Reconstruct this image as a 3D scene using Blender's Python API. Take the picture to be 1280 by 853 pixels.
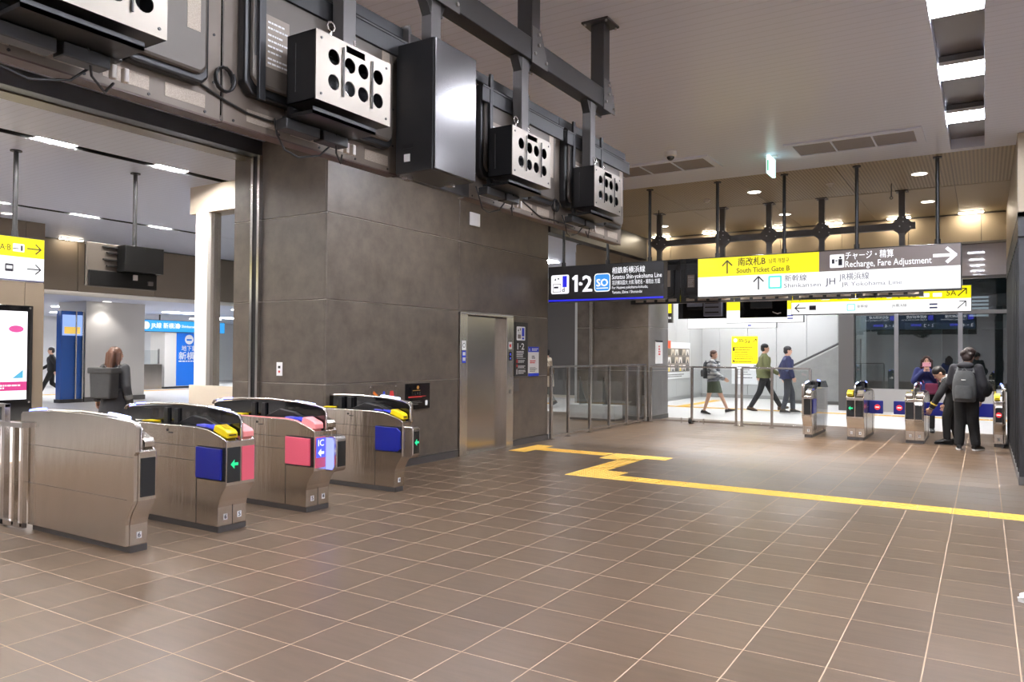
import bpy, bmesh, math, random
from math import pi, sin, cos, radians, sqrt
from mathutils import Vector as V, Matrix

for o in list(bpy.data.objects):
    bpy.data.objects.remove(o)
C = bpy.context.scene.collection
S = bpy.context.scene
random.seed(7)

# ------------------------------------------------------------------ camera, world, exposure
F_PX, PITCH, YAW, ROLL, CAM_Z = 952.179, 0.0163877, 0.5551200, 0.0067112, 1.51362
fw = V((-sin(YAW)*cos(PITCH), cos(YAW)*cos(PITCH), sin(PITCH)))
r0 = V((cos(YAW), sin(YAW), 0)); u0 = r0.cross(fw)
cr = r0*cos(ROLL)+u0*sin(ROLL); cu = u0*cos(ROLL)-r0*sin(ROLL)
cam = bpy.data.cameras.new('camera'); co = bpy.data.objects.new('camera', cam); C.objects.link(co)
cam.sensor_width = 36; cam.lens = F_PX/1280*36; cam.clip_start = 0.05; cam.clip_end = 200
m = Matrix((cr, cu, -fw)).transposed().to_4x4(); m.translation = V((0, 0, CAM_Z)); co.matrix_world = m
S.camera = co
w = bpy.data.worlds.new('world'); S.world = w; w.use_nodes = True
w.node_tree.nodes['Background'].inputs[0].default_value = (.9, .92, 1, 1)
w.node_tree.nodes['Background'].inputs[1].default_value = 0.05
vs = S.view_settings; vs.view_transform = 'Standard'; vs.look = 'None'; vs.gamma = 1; vs.use_curve_mapping = False
vs.exposure = 0.2
S.cycles.use_denoising = True
S.cycles.max_bounces = 6; S.cycles.transparent_max_bounces = 12
S.cycles.sample_clamp_indirect = 4.0; S.cycles.caustics_reflective = False; S.cycles.caustics_refractive = False
L_MAIN, L_LEFT, L_FAR, L_WASH, L_DOWN = 130.0, 400.0, 42.0, 62.0, 800.0

def proj(p):
    d = V(p)-V((0, 0, CAM_Z)); z = d.dot(fw)
    if z < .05: return None
    return 640+F_PX*d.dot(cr)/z, 426.5-F_PX*d.dot(cu)/z

# ------------------------------------------------------------------ mesh helpers
class MB:
    def __init__(s): s.v = []; s.f = []; s.m = []
    def add(s, vs, fs, mi=0):
        b = len(s.v); s.v += [V(p) for p in vs]
        for f in fs: s.f.append([i+b for i in f]); s.m.append(mi)
        return s
    def box(s, a, b, mi=0):
        x0, y0, z0 = a; x1, y1, z1 = b
        x0, x1 = min(x0, x1), max(x0, x1); y0, y1 = min(y0, y1), max(y0, y1); z0, z1 = min(z0, z1), max(z0, z1)
        return s.add([(x0,y0,z0),(x1,y0,z0),(x1,y1,z0),(x0,y1,z0),(x0,y0,z1),(x1,y0,z1),(x1,y1,z1),(x0,y1,z1)],
              [(0,3,2,1),(4,5,6,7),(0,1,5,4),(1,2,6,5),(2,3,7,6),(3,0,4,7)], mi)
    def prism(s, poly, o, u, v, n, mi=0):
        # polygon in the plane (u,v) at o, pushed along vector n
        o, u, v, n = V(o), V(u), V(v), V(n); k = len(poly)
        A = [o+u*p[0]+v*p[1] for p in poly]; B = [a+n for a in A]
        ar = sum(poly[i][0]*poly[(i+1)%k][1]-poly[(i+1)%k][0]*poly[i][1] for i in range(k))
        flip = (ar > 0) == (u.cross(v).dot(n) > 0)
        fs = [list(range(k)), list(range(2*k-1, k-1, -1))]+[[i, i+k, (i+1) % k+k, (i+1) % k] for i in range(k)]
        if flip: fs = [f[::-1] for f in fs]
        return s.add(A+B, fs, mi)
    def loft(s, rings, n=12, mi=0, cap=True):
        # rings: (centre, half axis a, half axis b)
        vs = []; fs = []
        for c, a, b in rings:
            c, a, b = V(c), V(a), V(b)
            vs += [c+a*cos(2*pi*i/n)+b*sin(2*pi*i/n) for i in range(n)]
        for k in range(len(rings)-1):
            for i in range(n):
                j = (i+1) % n; fs.append((k*n+i, k*n+j, (k+1)*n+j, (k+1)*n+i))
        if cap: fs += [list(range(n))[::-1], [(len(rings)-1)*n+i for i in range(n)]]
        c0, a0, b0 = rings[0]; d = V(rings[1][0])-V(c0)
        if V(a0).cross(V(b0)).dot(d) < 0: fs = [tuple(f)[::-1] for f in fs]
        return s.add(vs, fs, mi)
    def cyl(s, p, q, r, n=12, mi=0, r2=None):
        p, q = V(p), V(q); d = (q-p).normalized(); a = d.orthogonal().normalized(); b = d.cross(a)
        r2 = r if r2 is None else r2
        return s.loft([(p, a*r, b*r), (q, a*r2, b*r2)], n, mi)
    def cap(s, p, q, r, r2=None, n=12, mi=0):
        p, q = V(p), V(q); r2 = r if r2 is None else r2
        d = (q-p); d = d.normalized() if d.length > 1e-6 else V((0, 0, 1)); a = d.orthogonal().normalized(); b = d.cross(a)
        R = []
        for t in (-.95, -.7, -.35, 0): R.append((p+d*r*t, a*r*sqrt(1-t*t), b*r*sqrt(1-t*t)))
        for t in (0, .35, .7, .95): R.append((q+d*r2*t, a*r2*sqrt(1-t*t), b*r2*sqrt(1-t*t)))
        return s.loft(R, n, mi)
    def ell(s, c, rx, ry, rz, n=16, mi=0, rot=None):
        c = V(c); R = rot or Matrix.Identity(3); rg = []
        for k in range(1, 12):
            t = -cos(pi*k/12); q = sqrt(max(0, 1-t*t))
            rg.append((c+R@V((0, 0, rz*t)), R@V((rx*q, 0, 0)), R@V((0, ry*q, 0))))
        return s.loft(rg, n, mi)
    def tube(s, pts, r, n=8, mi=0):
        pts = [V(p) for p in pts]; rg = []; a = None
        for i, p in enumerate(pts):
            d = (pts[min(i+1, len(pts)-1)]-pts[max(i-1, 0)]).normalized()
            a = d.orthogonal().normalized() if a is None else (a-d*a.dot(d)).normalized()
            rg.append((p, a*r, d.cross(a)*r))
        return s.loft(rg, n, mi)

def mesh_from(mb, mats, name='m'):
    me = bpy.data.meshes.new(name); me.from_pydata([tuple(p) for p in mb.v], [], mb.f)
    for mt in (mats if isinstance(mats, (list, tuple)) else [mats]): me.materials.append(mt)
    if any(mb.m): me.polygons.foreach_set('material_index', mb.m)
    me.update(); return me

def wmat(o):
    m = Matrix.Translation(o.location) @ Matrix.Rotation(o.rotation_euler.z, 4, 'Z')
    return wmat(o.parent) @ m if o.parent else m
def obj(name, mb, mats, parent=None, bevel=0, smooth=False, world=False, seg=2):
    if world and parent is not None:
        Mi = wmat(parent).inverted(); mb.v = [Mi @ p for p in mb.v]
    me = mesh_from(mb, mats, name); o = bpy.data.objects.new(name, me); C.objects.link(o)
    if parent is not None: o.parent = parent
    if smooth:
        me.polygons.foreach_set('use_smooth', [True]*len(me.polygons)); me.update()
        if smooth != 'all': me.set_sharp_from_angle(angle=radians(40))
    if bevel:
        b = o.modifiers.new('bevel', 'BEVEL'); b.width = bevel; b.segments = seg; b.limit_method = 'ANGLE'
    return o

def thing(name, label, cat, loc=(0, 0, 0), rz=0, group=None):
    o = bpy.data.objects.new(name, None); C.objects.link(o); o.empty_display_size = .1
    o.location = loc; o.rotation_euler = (0, 0, rz); o['label'] = label; o['category'] = cat
    if group: o['group'] = group
    return o
def tag(o, label, cat, group=None):
    o['label'] = label; o['category'] = cat
    if group: o['group'] = group
    return o
def struct(name, mb, mats, parent=None, bevel=0, **k):
    o = obj(name, mb, mats, parent, bevel, **k)
    if parent is None: o['kind'] = 'structure'
    return o
def dup(root, loc, rz=0, label=None, group=None):
    r = root.copy(); C.objects.link(r); r.location = loc; r.rotation_euler = (0, 0, rz)
    if label: r['label'] = label
    if group: r['group'] = group
    def rec(a, b):
        for ch in list(a.children):
            c = ch.copy(); C.objects.link(c); c.parent = b; rec(ch, c)
    rec(root, r); return r

# ------------------------------------------------------------------ materials
def lin(c): return tuple(((x/255)/12.92 if x/255 <= .04045 else ((x/255+.055)/1.055)**2.4) for x in c)
MATS = {}
def mat(name, rgb, rough=.5, metal=0, emit=0, noise=0, nscale=4, stretch=(1, 1, 1), bump=0, bscale=40, rvar=0, spec=.5, coat=0, ecol=None):
    if name in MATS: return MATS[name]
    mt = bpy.data.materials.new(name); mt.use_nodes = True; nt = mt.node_tree; b = nt.nodes['Principled BSDF']; MATS[name] = mt
    c = lin(rgb); b.inputs['Base Color'].default_value = (*c, 1); b.inputs['Roughness'].default_value = rough
    b.inputs['Metallic'].default_value = metal; b.inputs['Specular IOR Level'].default_value = spec
    b.inputs['Coat Weight'].default_value = coat
    if emit >= .8: b.inputs['Base Color'].default_value = (c[0]*.08, c[1]*.08, c[2]*.08, 1)
    if emit:
        b.inputs['Emission Color'].default_value = (*(lin(ecol) if ecol else c), 1); b.inputs['Emission Strength'].default_value = emit
    if noise or rvar or bump:
        tc = nt.nodes.new('ShaderNodeNewGeometry'); mp = nt.nodes.new('ShaderNodeMapping'); mp.inputs['Scale'].default_value = stretch
        nt.links.new(tc.outputs['Position'], mp.inputs[0])
        def nz(sc):
            n = nt.nodes.new('ShaderNodeTexNoise'); n.inputs['Scale'].default_value = sc; n.inputs['Detail'].default_value = 5
            n.inputs['Roughness'].default_value = .6; nt.links.new(mp.outputs[0], n.inputs['Vector']); return n
        if noise or rvar: n = nz(nscale)
        if noise:
            mr = nt.nodes.new('ShaderNodeMapRange'); mr.inputs[1].default_value = .3; mr.inputs[2].default_value = .7
            mr.inputs[3].default_value = 1-noise; mr.inputs[4].default_value = 1+noise; nt.links.new(n.outputs[0], mr.inputs[0])
            mx = nt.nodes.new('ShaderNodeVectorMath'); mx.operation = 'SCALE'; mx.inputs[0].default_value = c
            nt.links.new(mr.outputs[0], mx.inputs[3]); nt.links.new(mx.outputs[0], b.inputs['Base Color'])
        if rvar:
            mr = nt.nodes.new('ShaderNodeMapRange'); mr.inputs[1].default_value = .3; mr.inputs[2].default_value = .7
            mr.inputs[3].default_value = rough-rvar; mr.inputs[4].default_value = rough+rvar
            nt.links.new(n.outputs[0], mr.inputs[0]); nt.links.new(mr.outputs[0], b.inputs['Roughness'])
        if bump:
            n2 = nz(bscale); bp = nt.nodes.new('ShaderNodeBump'); bp.inputs['Strength'].default_value = bump; bp.inputs['Distance'].default_value = .01
            nt.links.new(n2.outputs[0], bp.inputs['Height']); nt.links.new(bp.outputs[0], b.inputs['Normal'])
    return mt

def glass_mat(name, tint, refl=1.0):
    if name in MATS: return MATS[name]
    mt = bpy.data.materials.new(name); mt.use_nodes = True; nt = mt.node_tree; MATS[name] = mt
    for n in list(nt.nodes): nt.nodes.remove(n)
    out = nt.nodes.new('ShaderNodeOutputMaterial'); t = nt.nodes.new('ShaderNodeBsdfTransparent'); g = nt.nodes.new('ShaderNodeBsdfGlossy')
    t.inputs[0].default_value = (*tint, 1); g.inputs['Roughness'].default_value = .02
    ge = nt.nodes.new('ShaderNodeNewGeometry'); dt = nt.nodes.new('ShaderNodeVectorMath'); dt.operation = 'DOT_PRODUCT'
    nt.links.new(ge.outputs['Incoming'], dt.inputs[0]); nt.links.new(ge.outputs['Normal'], dt.inputs[1])
    def mth(op, a, b):
        q = nt.nodes.new('ShaderNodeMath'); q.operation = op
        for i, x in enumerate((a, b)):
            if isinstance(x, (int, float)): q.inputs[i].default_value = x
            elif x is not None: nt.links.new(x, q.inputs[i])
        return q.outputs[0]
    c5 = mth('POWER', mth('SUBTRACT', 1.0, mth('ABSOLUTE', dt.outputs['Value'], None)), 5.0)
    fr = mth('ADD', mth('MULTIPLY', c5, .85), .04+.03*refl)
    mx = nt.nodes.new('ShaderNodeMixShader'); nt.links.new(fr, mx.inputs[0])
    nt.links.new(t.outputs[0], mx.inputs[1]); nt.links.new(g.outputs[0], mx.inputs[2]); nt.links.new(mx.outputs[0], out.inputs[0])
    return mt

def tile_mat():
    mt = bpy.data.materials.new('floor_tile_stone'); mt.use_nodes = True; nt = mt.node_tree; b = nt.nodes['Principled BSDF']
    g = nt.nodes.new('ShaderNodeNewGeometry')
    sc = nt.nodes.new('ShaderNodeVectorMath'); sc.operation = 'MULTIPLY_ADD'
    sc.inputs[1].default_value = (2.5, 2.5, 0); sc.inputs[2].default_value = (-.14336*2.5+60, -.37205*2.5+60, 0)
    fl = nt.nodes.new('ShaderNodeVectorMath'); fl.operation = 'FLOOR'
    nt.links.new(g.outputs['Position'], sc.inputs[0]); nt.links.new(sc.outputs[0], fl.inputs[0])
    wn = nt.nodes.new('ShaderNodeTexWhiteNoise'); nt.links.new(fl.outputs[0], wn.inputs['Vector'])
    mp = nt.nodes.new('ShaderNodeMapping'); mp.inputs['Scale'].default_value = (1.2, 9, 1); nt.links.new(g.outputs['Position'], mp.inputs[0])
    n = nt.nodes.new('ShaderNodeTexNoise'); n.inputs['Scale'].default_value = 2.2; n.inputs['Detail'].default_value = 6; nt.links.new(mp.outputs[0], n.inputs['Vector'])
    ad = nt.nodes.new('ShaderNodeMath'); ad.operation = 'MULTIPLY_ADD'; ad.inputs[1].default_value = .45
    nt.links.new(wn.outputs['Value'], ad.inputs[0]); nt.links.new(n.outputs[0], ad.inputs[2])
    rp = nt.nodes.new('ShaderNodeValToRGB'); e = rp.color_ramp.elements
    e[0].position = .3; e[0].color = (*lin((81, 65, 50)), 1); e[1].position = 1.0; e[1].color = (*lin((98, 80, 63)), 1)
    nt.links.new(ad.outputs[0], rp.inputs[0]); nt.links.new(rp.outputs[0], b.inputs['Base Color'])
    b.inputs['Roughness'].default_value = .36; b.inputs['Specular IOR Level'].default_value = .5
    bp = nt.nodes.new('ShaderNodeBump'); bp.inputs['Strength'].default_value = .08; bp.inputs['Distance'].default_value = .01
    nt.links.new(n.outputs[0], bp.inputs['Height']); nt.links.new(bp.outputs[0], b.inputs['Normal'])
    return mt

def slat_mat(name, rgb, axis, pitch, depth, rough=.5):
    # fine linear panel joints along one axis as relief
    mt = bpy.data.materials.new(name); mt.use_nodes = True; nt = mt.node_tree; b = nt.nodes['Principled BSDF']
    b.inputs['Base Color'].default_value = (*lin(rgb), 1); b.inputs['Roughness'].default_value = rough
    g = nt.nodes.new('ShaderNodeNewGeometry'); sp = nt.nodes.new('ShaderNodeSeparateXYZ'); nt.links.new(g.outputs['Position'], sp.inputs[0])
    a = nt.nodes.new('ShaderNodeMath'); a.operation = 'DIVIDE'; a.inputs[1].default_value = pitch; nt.links.new(sp.outputs[axis], a.inputs[0])
    f = nt.nodes.new('ShaderNodeMath'); f.operation = 'FRACT'; nt.links.new(a.outputs[0], f.inputs[0])
    l = nt.nodes.new('ShaderNodeMath'); l.operation = 'LESS_THAN'; l.inputs[1].default_value = .12; nt.links.new(f.outputs[0], l.inputs[0])
    mx = nt.nodes.new('ShaderNodeMixRGB'); mx.inputs[1].default_value = (*lin(rgb), 1); mx.inputs[2].default_value = (*[c*(1-depth) for c in lin(rgb)], 1)
    nt.links.new(l.outputs[0], mx.inputs[0]); nt.links.new(mx.outputs[0], b.inputs['Base Color'])
    return mt

def perf_mat(name, rgb, pitch, hole=.34, dark=.35, rough=.5, metal=0):
    # perforated sheet: a grid of small round holes
    mt = bpy.data.materials.new(name); mt.use_nodes = True; nt = mt.node_tree; b = nt.nodes['Principled BSDF']
    b.inputs['Roughness'].default_value = rough; b.inputs['Metallic'].default_value = metal
    g = nt.nodes.new('ShaderNodeNewGeometry'); sc = nt.nodes.new('ShaderNodeVectorMath'); sc.operation = 'SCALE'; sc.inputs[3].default_value = 1/pitch
    nt.links.new(g.outputs['Position'], sc.inputs[0])
    fr = nt.nodes.new('ShaderNodeVectorMath'); fr.operation = 'FRACTION'; nt.links.new(sc.outputs[0], fr.inputs[0])
    ds = nt.nodes.new('ShaderNodeVectorMath'); ds.operation = 'SUBTRACT'; ds.inputs[1].default_value = (.5, .5, .5); nt.links.new(fr.outputs[0], ds.inputs[0])
    ml = nt.nodes.new('ShaderNodeVectorMath'); ml.operation = 'MULTIPLY'; ml.inputs[1].default_value = (1, 1, 0); nt.links.new(ds.outputs[0], ml.inputs[0])
    ln = nt.nodes.new('ShaderNodeVectorMath'); ln.operation = 'LENGTH'; nt.links.new(ml.outputs[0], ln.inputs[0])
    l = nt.nodes.new('ShaderNodeMath'); l.operation = 'LESS_THAN'; l.inputs[1].default_value = hole; nt.links.new(ln.outputs['Value'], l.inputs[0])
    mx = nt.nodes.new('ShaderNodeMixRGB'); mx.inputs[1].default_value = (*lin(rgb), 1); mx.inputs[2].default_value = (*[c*dark for c in lin(rgb)], 1)
    nt.links.new(l.outputs[0], mx.inputs[0]); nt.links.new(mx.outputs[0], b.inputs['Base Color'])
    return mt

M_TILE = tile_mat()
M_GROUT = mat('grout', (172, 150, 126), .8)
M_WHITEFLOOR = mat('pale_floor', (214, 210, 206), .35, noise=.04, nscale=2)
M_YELLOW = mat('tactile_yellow', (240, 192, 86), .55, noise=.05, nscale=8)
M_CEIL = slat_mat('ceiling_white', (226, 232, 250), 1, .105, .12, .33)
M_CEILP = mat('ceiling_plain', (228, 233, 250), .5)
M_TAN = mat('tan_panel', (142, 128, 108), .45, noise=.03, nscale=1.5)
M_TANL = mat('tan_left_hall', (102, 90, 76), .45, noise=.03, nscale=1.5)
M_TANC = mat('tan_ceiling', (176, 165, 140), .5)
M_PERF = perf_mat('tan_perforated', (176, 164, 136), .045, .3, .35)
M_STONE = mat('dark_stone', (89, 80, 71), .42, noise=.3, nscale=4.2, bump=.05, bscale=14, rvar=.08)
M_JOINT = mat('panel_joint_glint', (188, 178, 168), .5, noise=0)  # pale core colour stands in for highlights along the panel edges
M_BASE = mat('skirting_dark', (70, 66, 64), .4)
M_STEEL = mat('brushed_steel', (216, 208, 198), .22, 1, noise=.04, nscale=3, stretch=(1.6, 1.6, .18), bump=1.5, bscale=1.6)
M_STEEL2 = mat('plain_steel', (205, 200, 196), .25, 1)
M_STEELD = mat('door_steel', (176, 168, 160), .22, 1, bump=.03, bscale=1.5)
M_BLACK = mat('black_plastic', (26, 26, 27), .35)
M_BLACKM = mat('black_metal', (34, 34, 35), .38, noise=.15, nscale=6)
M_BLACKG = mat('black_gloss', (14, 14, 16), .08, coat=.5)
M_DGREY = mat('dark_grey_metal', (44, 42, 41), .34)
M_TRUSS2 = mat('far_truss_grey', (78, 74, 72), .42)
M_MGREY = mat('mid_grey_metal', (96, 93, 91), .4, .3)
M_CASE = mat('display_casing', (116, 106, 96), .45, .2)
M_FACE = mat('steel_face', (136, 129, 120), .34, .95)
M_COVER = mat('rear_cover_grey', (88, 81, 74), .4, .2)
M_CAB = mat('cabinet_face', (98, 96, 96), .19, .9)
M_WHITE = mat('white_paint', (226, 222, 216), .5)
M_CREAM = mat('cream_paint', (206, 194, 176), .5)
M_PAPER = mat('paper_white', (236, 236, 236), .5)
M_GREYPANEL = mat('grey_wall_panel', (176, 176, 174), .4, noise=.03, nscale=1)
M_GREYSTONE = mat('grey_stone', (140, 140, 138), .5, noise=.12, nscale=3)
M_NAVY = mat('flap_blue', (24, 34, 130), .35)
M_BLUE = mat('sign_blue', (30, 60, 200), .4)
M_PINK = mat('flap_pink', (238, 104, 124), .4)
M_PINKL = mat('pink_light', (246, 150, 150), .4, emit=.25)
M_YEL = mat('reader_yellow', (244, 214, 20), .35)
M_DISP = mat('dark_display', (34, 36, 38), .25)
M_LED = mat('led_blue', (110, 130, 255), .3, emit=5)
M_LEDW = mat('led_white_blue', (190, 205, 255), .3, emit=4)
M_LCD = mat('lcd_blue', (70, 80, 220), .3, emit=1.0)
M_GREEN = mat('green_arrow', (40, 230, 150), .3, emit=1.1)
M_RED = mat('no_entry_red', (232, 50, 56), .3, emit=.5)
M_REDP = mat('print_red', (214, 60, 60), .5)
M_SYEL = mat('lit_yellow', (255, 240, 0), .4, emit=.95)
M_SWHITE = mat('lit_white', (255, 255, 255), .4, emit=1.0)
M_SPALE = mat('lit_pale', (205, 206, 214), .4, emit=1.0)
M_SCYAN = mat('lit_cyan', (90, 225, 215), .4, emit=1.0)
M_SGREY = mat('sign_grey', (108, 98, 94), .4, emit=.25)
M_SDARK = mat('sign_black', (34, 32, 32), .35, emit=.1)
M_SLET = mat('lit_letter', (250, 250, 255), .4, emit=1.05)
M_SBLUE = mat('lit_blue_band', (40, 40, 225), .4, emit=.9)
M_SOBL = mat('lit_sky_blue', (60, 150, 235), .4, emit=.9)
M_INK = mat('ink', (30, 28, 40), .5)
M_INKY = mat('ink_on_yellow', (52, 44, 10), .5)
M_INKF = mat('glare_washed_ink', (96, 84, 8), .5)  # lighter letters: glare of the lit yellow panel put into the ink colour
M_INKG = mat('glare_washed_grey_ink', (100, 100, 120), .5)  # grey letters: washing-out by the lit white panel painted in
M_LAMP = mat('ceiling_lamp', (240, 243, 255), .4, emit=L_MAIN)
M_LAMPL = mat('left_lamp', (255, 250, 246), .4, emit=L_LEFT)
M_LAMPF = mat('far_lamp', (248, 250, 255), .4, emit=L_FAR)
M_LAMPW = mat('wash_lamp', (255, 240, 214), .4, emit=L_WASH)
M_LAMPD = mat('downlight_lamp', (255, 250, 240), .4, emit=8)
M_GLASS = glass_mat('clear_glass', (.93, .95, .95), .2)
M_GLASSD = glass_mat('dark_glass', (.55, .62, .63), 3.0)
M_PLASTIC = glass_mat('plastic_wrap', (.88, .9, .92), 1.4)
M_CABLE = mat('cable_black', (20, 20, 20), .4)
M_BOLT = mat('bolt_steel', (190, 186, 182), .3, 1)

# ------------------------------------------------------------------ lettering
_tc = {}
def glyphs(s, bold):
    k = (s, bold)
    if k not in _tc:
        cv = bpy.data.curves.new('t', 'FONT'); cv.body = s; cv.size = 1; cv.resolution_u = 2
        o = bpy.data.objects.new('t', cv); C.objects.link(o); dg = bpy.context.evaluated_depsgraph_get()
        me = o.evaluated_get(dg).to_mesh()
        v0 = [v.co.copy() for v in me.vertices]; f0 = [list(p.vertices) for p in me.polygons]; vs = []; fs = []
        for k_, (a_, b_) in enumerate(((0, 0),) if not bold else ((1, .6), (-1, .6), (1, -.6), (-1, -.6))):
            n_ = len(vs); vs += [V((v.x+a_*bold*1.6, v.y+b_*bold*1.6, k_)) for v in v0]; fs += [[i+n_ for i in f] for f in f0]
        o.evaluated_get(dg).to_mesh_clear(); bpy.data.objects.remove(o); bpy.data.curves.remove(cv)
        _tc[k] = (vs, fs)
    return _tc[k]

class Face:
    """A rectangle in space: o = lower left corner, u = right, v = up (unit vectors); n points to the viewer."""
    def __init__(s, o, u, v, parent=None, world=True):
        s.o, s.u, s.v = V(o), V(u).normalized(), V(v).normalized(); s.n = s.u.cross(s.v); s.p = parent; s.w = world
    def at(s, a, b, h=0): return s.o+s.u*a+s.v*b+s.n*h
    def rect(s, name, a0, b0, a1, b1, m, h=0.0, t=.003, parent=None, bevel=0):
        mb = MB().prism([(a0, b0), (a1, b0), (a1, b1), (a0, b1)], s.at(0, 0, h), s.u, s.v, s.n*t)
        return obj(name, mb, m, parent or s.p, bevel, world=s.w)
    def poly(s, name, pts, m, h=0.0, t=.003, parent=None, bevel=0):
        mb = MB().prism(pts, s.at(0, 0, h), s.u, s.v, s.n*t)
        return obj(name, mb, m, parent or s.p, bevel, world=s.w)
    def rrect(s, name, a0, b0, a1, b1, r, m, h=0.0, t=.003, parent=None):
        pts = []
        for cx, cy, q in ((a1-r, b1-r, 0), (a0+r, b1-r, 1), (a0+r, b0+r, 2), (a1-r, b0+r, 3)):
            for k in range(4): an = pi/2*(q+k/3); pts.append((cx+r*cos(an), cy+r*sin(an)))
        return s.poly(name, pts, m, h, t, parent)
    def disc(s, name, a, b, r, m, h=0.0, t=.003, n=20, parent=None):
        return s.poly(name, [(a+r*cos(2*pi*i/n), b+r*sin(2*pi*i/n)) for i in range(n)], m, h, t, parent)
    def text(s, txt, a, b, size, m, bold=0, width=None, h=.004, center=False, parent=None, name='lettering'):
        vs, fs = glyphs(txt, bold); x0 = min(v.x for v in vs); x1 = max(v.x for v in vs); sx = size
        if width: sx = width/(x1-x0)
        off = (-(x0+x1)/2 if center else -x0)
        mb = MB().add([s.at(a+(v.x+off)*sx, b+v.y*size, h+v.z*.0002) for v in vs], fs)
        return obj(name, mb, m, parent or s.p, world=s.w)
    def arrow(s, a, b, L, ang, m, th=.23, h=.004, head=.55, parent=None, name='arrow'):
        # line arrow centred at (a,b), pointing at ang
        d = (cos(ang), sin(ang)); e = (-d[1], d[0]); w = L*th/2
        def P(x, y): return (a+d[0]*x+e[0]*y, b+d[1]*x+e[1]*y)
        mb = MB()
        def bar(p, q, k):
            vx, vy = q[0]-p[0], q[1]-p[1]; l = sqrt(vx*vx+vy*vy); nx, ny = -vy/l*w, vx/l*w
            mb.prism([(p[0]+nx, p[1]+ny), (p[0]-nx, p[1]-ny), (q[0]-nx, q[1]-ny), (q[0]+nx, q[1]+ny)], s.at(0, 0, h+k*.0004), s.u, s.v, s.n*.001)
        bar(P(-L/2, 0), P(L/2, 0), 0); bar(P(L/2-L*head*.7, L*head*.7), P(L/2+w*.6, -w*.3), 1); bar(P(L/2-L*head*.7, -L*head*.7), P(L/2+w*.6, w*.3), 2)
        return obj(name, mb, m, parent or s.p, world=s.w)
    def block_arrow(s, a, b, L, ang, m, h=.004, parent=None):
        d = (cos(ang), sin(ang)); e = (-d[1], d[0])
        pts = [(-.5, -.16), (0, -.16), (0, -.5), (.5, 0), (0, .5), (0, .16), (-.5, .16)]
        return s.poly('arrow', [(a+d[0]*x*L+e[0]*y*L, b+d[1]*x*L+e[1]*y*L) for x, y in pts], m, h, .002, parent)
    def lines(s, name, a0, a1, bs, th, m, h=.004, parent=None, seed=1):
        # rows of small print
        rnd = random.Random(seed); mb = MB()
        for b in bs:
            x = a0; end = a0+(a1-a0)*rnd.uniform(.6, 1)
            while x < end:
                wd = rnd.uniform(.5, 2)*th*1.6; mb.prism([(x, b), (min(x+wd, a1), b), (min(x+wd, a1), b+th), (x, b+th)], s.at(0, 0, h), s.u, s.v, s.n*.001); x += wd+th*.5
        o = obj(name, mb, m, parent or s.p, world=s.w); o['kind'] = 'stuff'; return o
X, Y, Z = V((1, 0, 0)), V((0, 1, 0)), V((0, 0, 1))
CE = 4.15                                                   # ceiling height

# ================================================================== SETTING
XL = -6.54                                                  # face of the lift block
# floor: grout bed, square stone tiles laid one by one
floor = struct('floor', MB().box((-11.2, -5, -.06), (3.2, 17.62, -.0008)), M_GROUT)
TX0, TY0 = .14336-.4*29, .37205-.4*14
cells = []
for i in range(37):
    for j in range(59):
        x0, y0 = TX0+.4*i, TY0+.4*j
        if x0 < -11.2 or x0+.4 > 3.2 or y0+.4 > 17.62 or y0 < -5: continue
        if -8.3 < x0+.2 < XL-.1 and 6.45 < y0+.2 < 11.7: continue
        q = [proj((x0+a, y0+b, 0)) for a, b in ((0, 0), (.4, 0), (.4, .4), (0, .4))]; ar = 0
        if all(q) and any(-20 < p[0] < 1300 and 430 < p[1] < 870 for p in q):
            ar = abs(sum(q[k][0]*q[(k+1) % 4][1]-q[(k+1) % 4][0]*q[k][1] for k in range(4)))
        cells.append((ar, x0, y0))
cells.sort(reverse=True)
tme = mesh_from(MB().box((.0035, .0035, -.02), (.3965, .3965, 0)), M_TILE, 'tile')
for ar, x0, y0 in cells[:300]:
    o = bpy.data.objects.new('tile', tme); C.objects.link(o); o.location = (x0, y0, 0); o.parent = floor
mb = MB()
for ar, x0, y0 in cells[300:]: mb.box((x0+.0035, y0+.0035, -.02), (x0+.3965, y0+.3965, 0))
o = obj('tile_field', mb, M_TILE, floor); o['kind'] = 'stuff'
# tactile paving: a line of guiding tiles with raised bars and blocks of warning tiles
def tactile(kind):
    mb = MB().box((.002, .002, 0), (.298, .298, .004))
    if kind == 'dots':
        for a in range(5):
            for b in range(5): mb.cyl((.03+a*.06, .03+b*.06, .004), (.03+a*.06, .03+b*.06, .009), .014, 6, r2=.009)
    else:
        for a in range(4):
            c = .0375+a*.075
            if kind == 'x': mb.box((.015, c-.009, .004), (.285, c+.009, .009))
            else: mb.box((c-.009, .015, .004), (c+.009, .285, .009))
    return mesh_from(mb, M_YELLOW, 'tactile_tile')
TT = {k: tactile(k) for k in ('x', 'y', 'dots')}
def tact(x, y, k, par=None):
    o = bpy.data.objects.new('tactile_tile', TT[k]); C.objects.link(o); o.location = (x, y, 0); o.parent = par or floor
for k in range(3): tact(-6.3, 10.08+.3*k, 'dots')
for k in range(4): tact(-6.0+.3*k, 10.4, 'x')
for a in range(2):
    for b in range(2): tact(-4.77+.3*a, 10.12+.3*b, 'dots'); tact(-4.47+.3*a, 8.48+.3*b, 'dots')
for k in range(4): tact(-4.47, 9.08+.3*k, 'y')
tact(-4.17, 10.42, 'dots')
for k in range(14): tact(-3.87+.3*k, 8.48, 'x')
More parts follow.
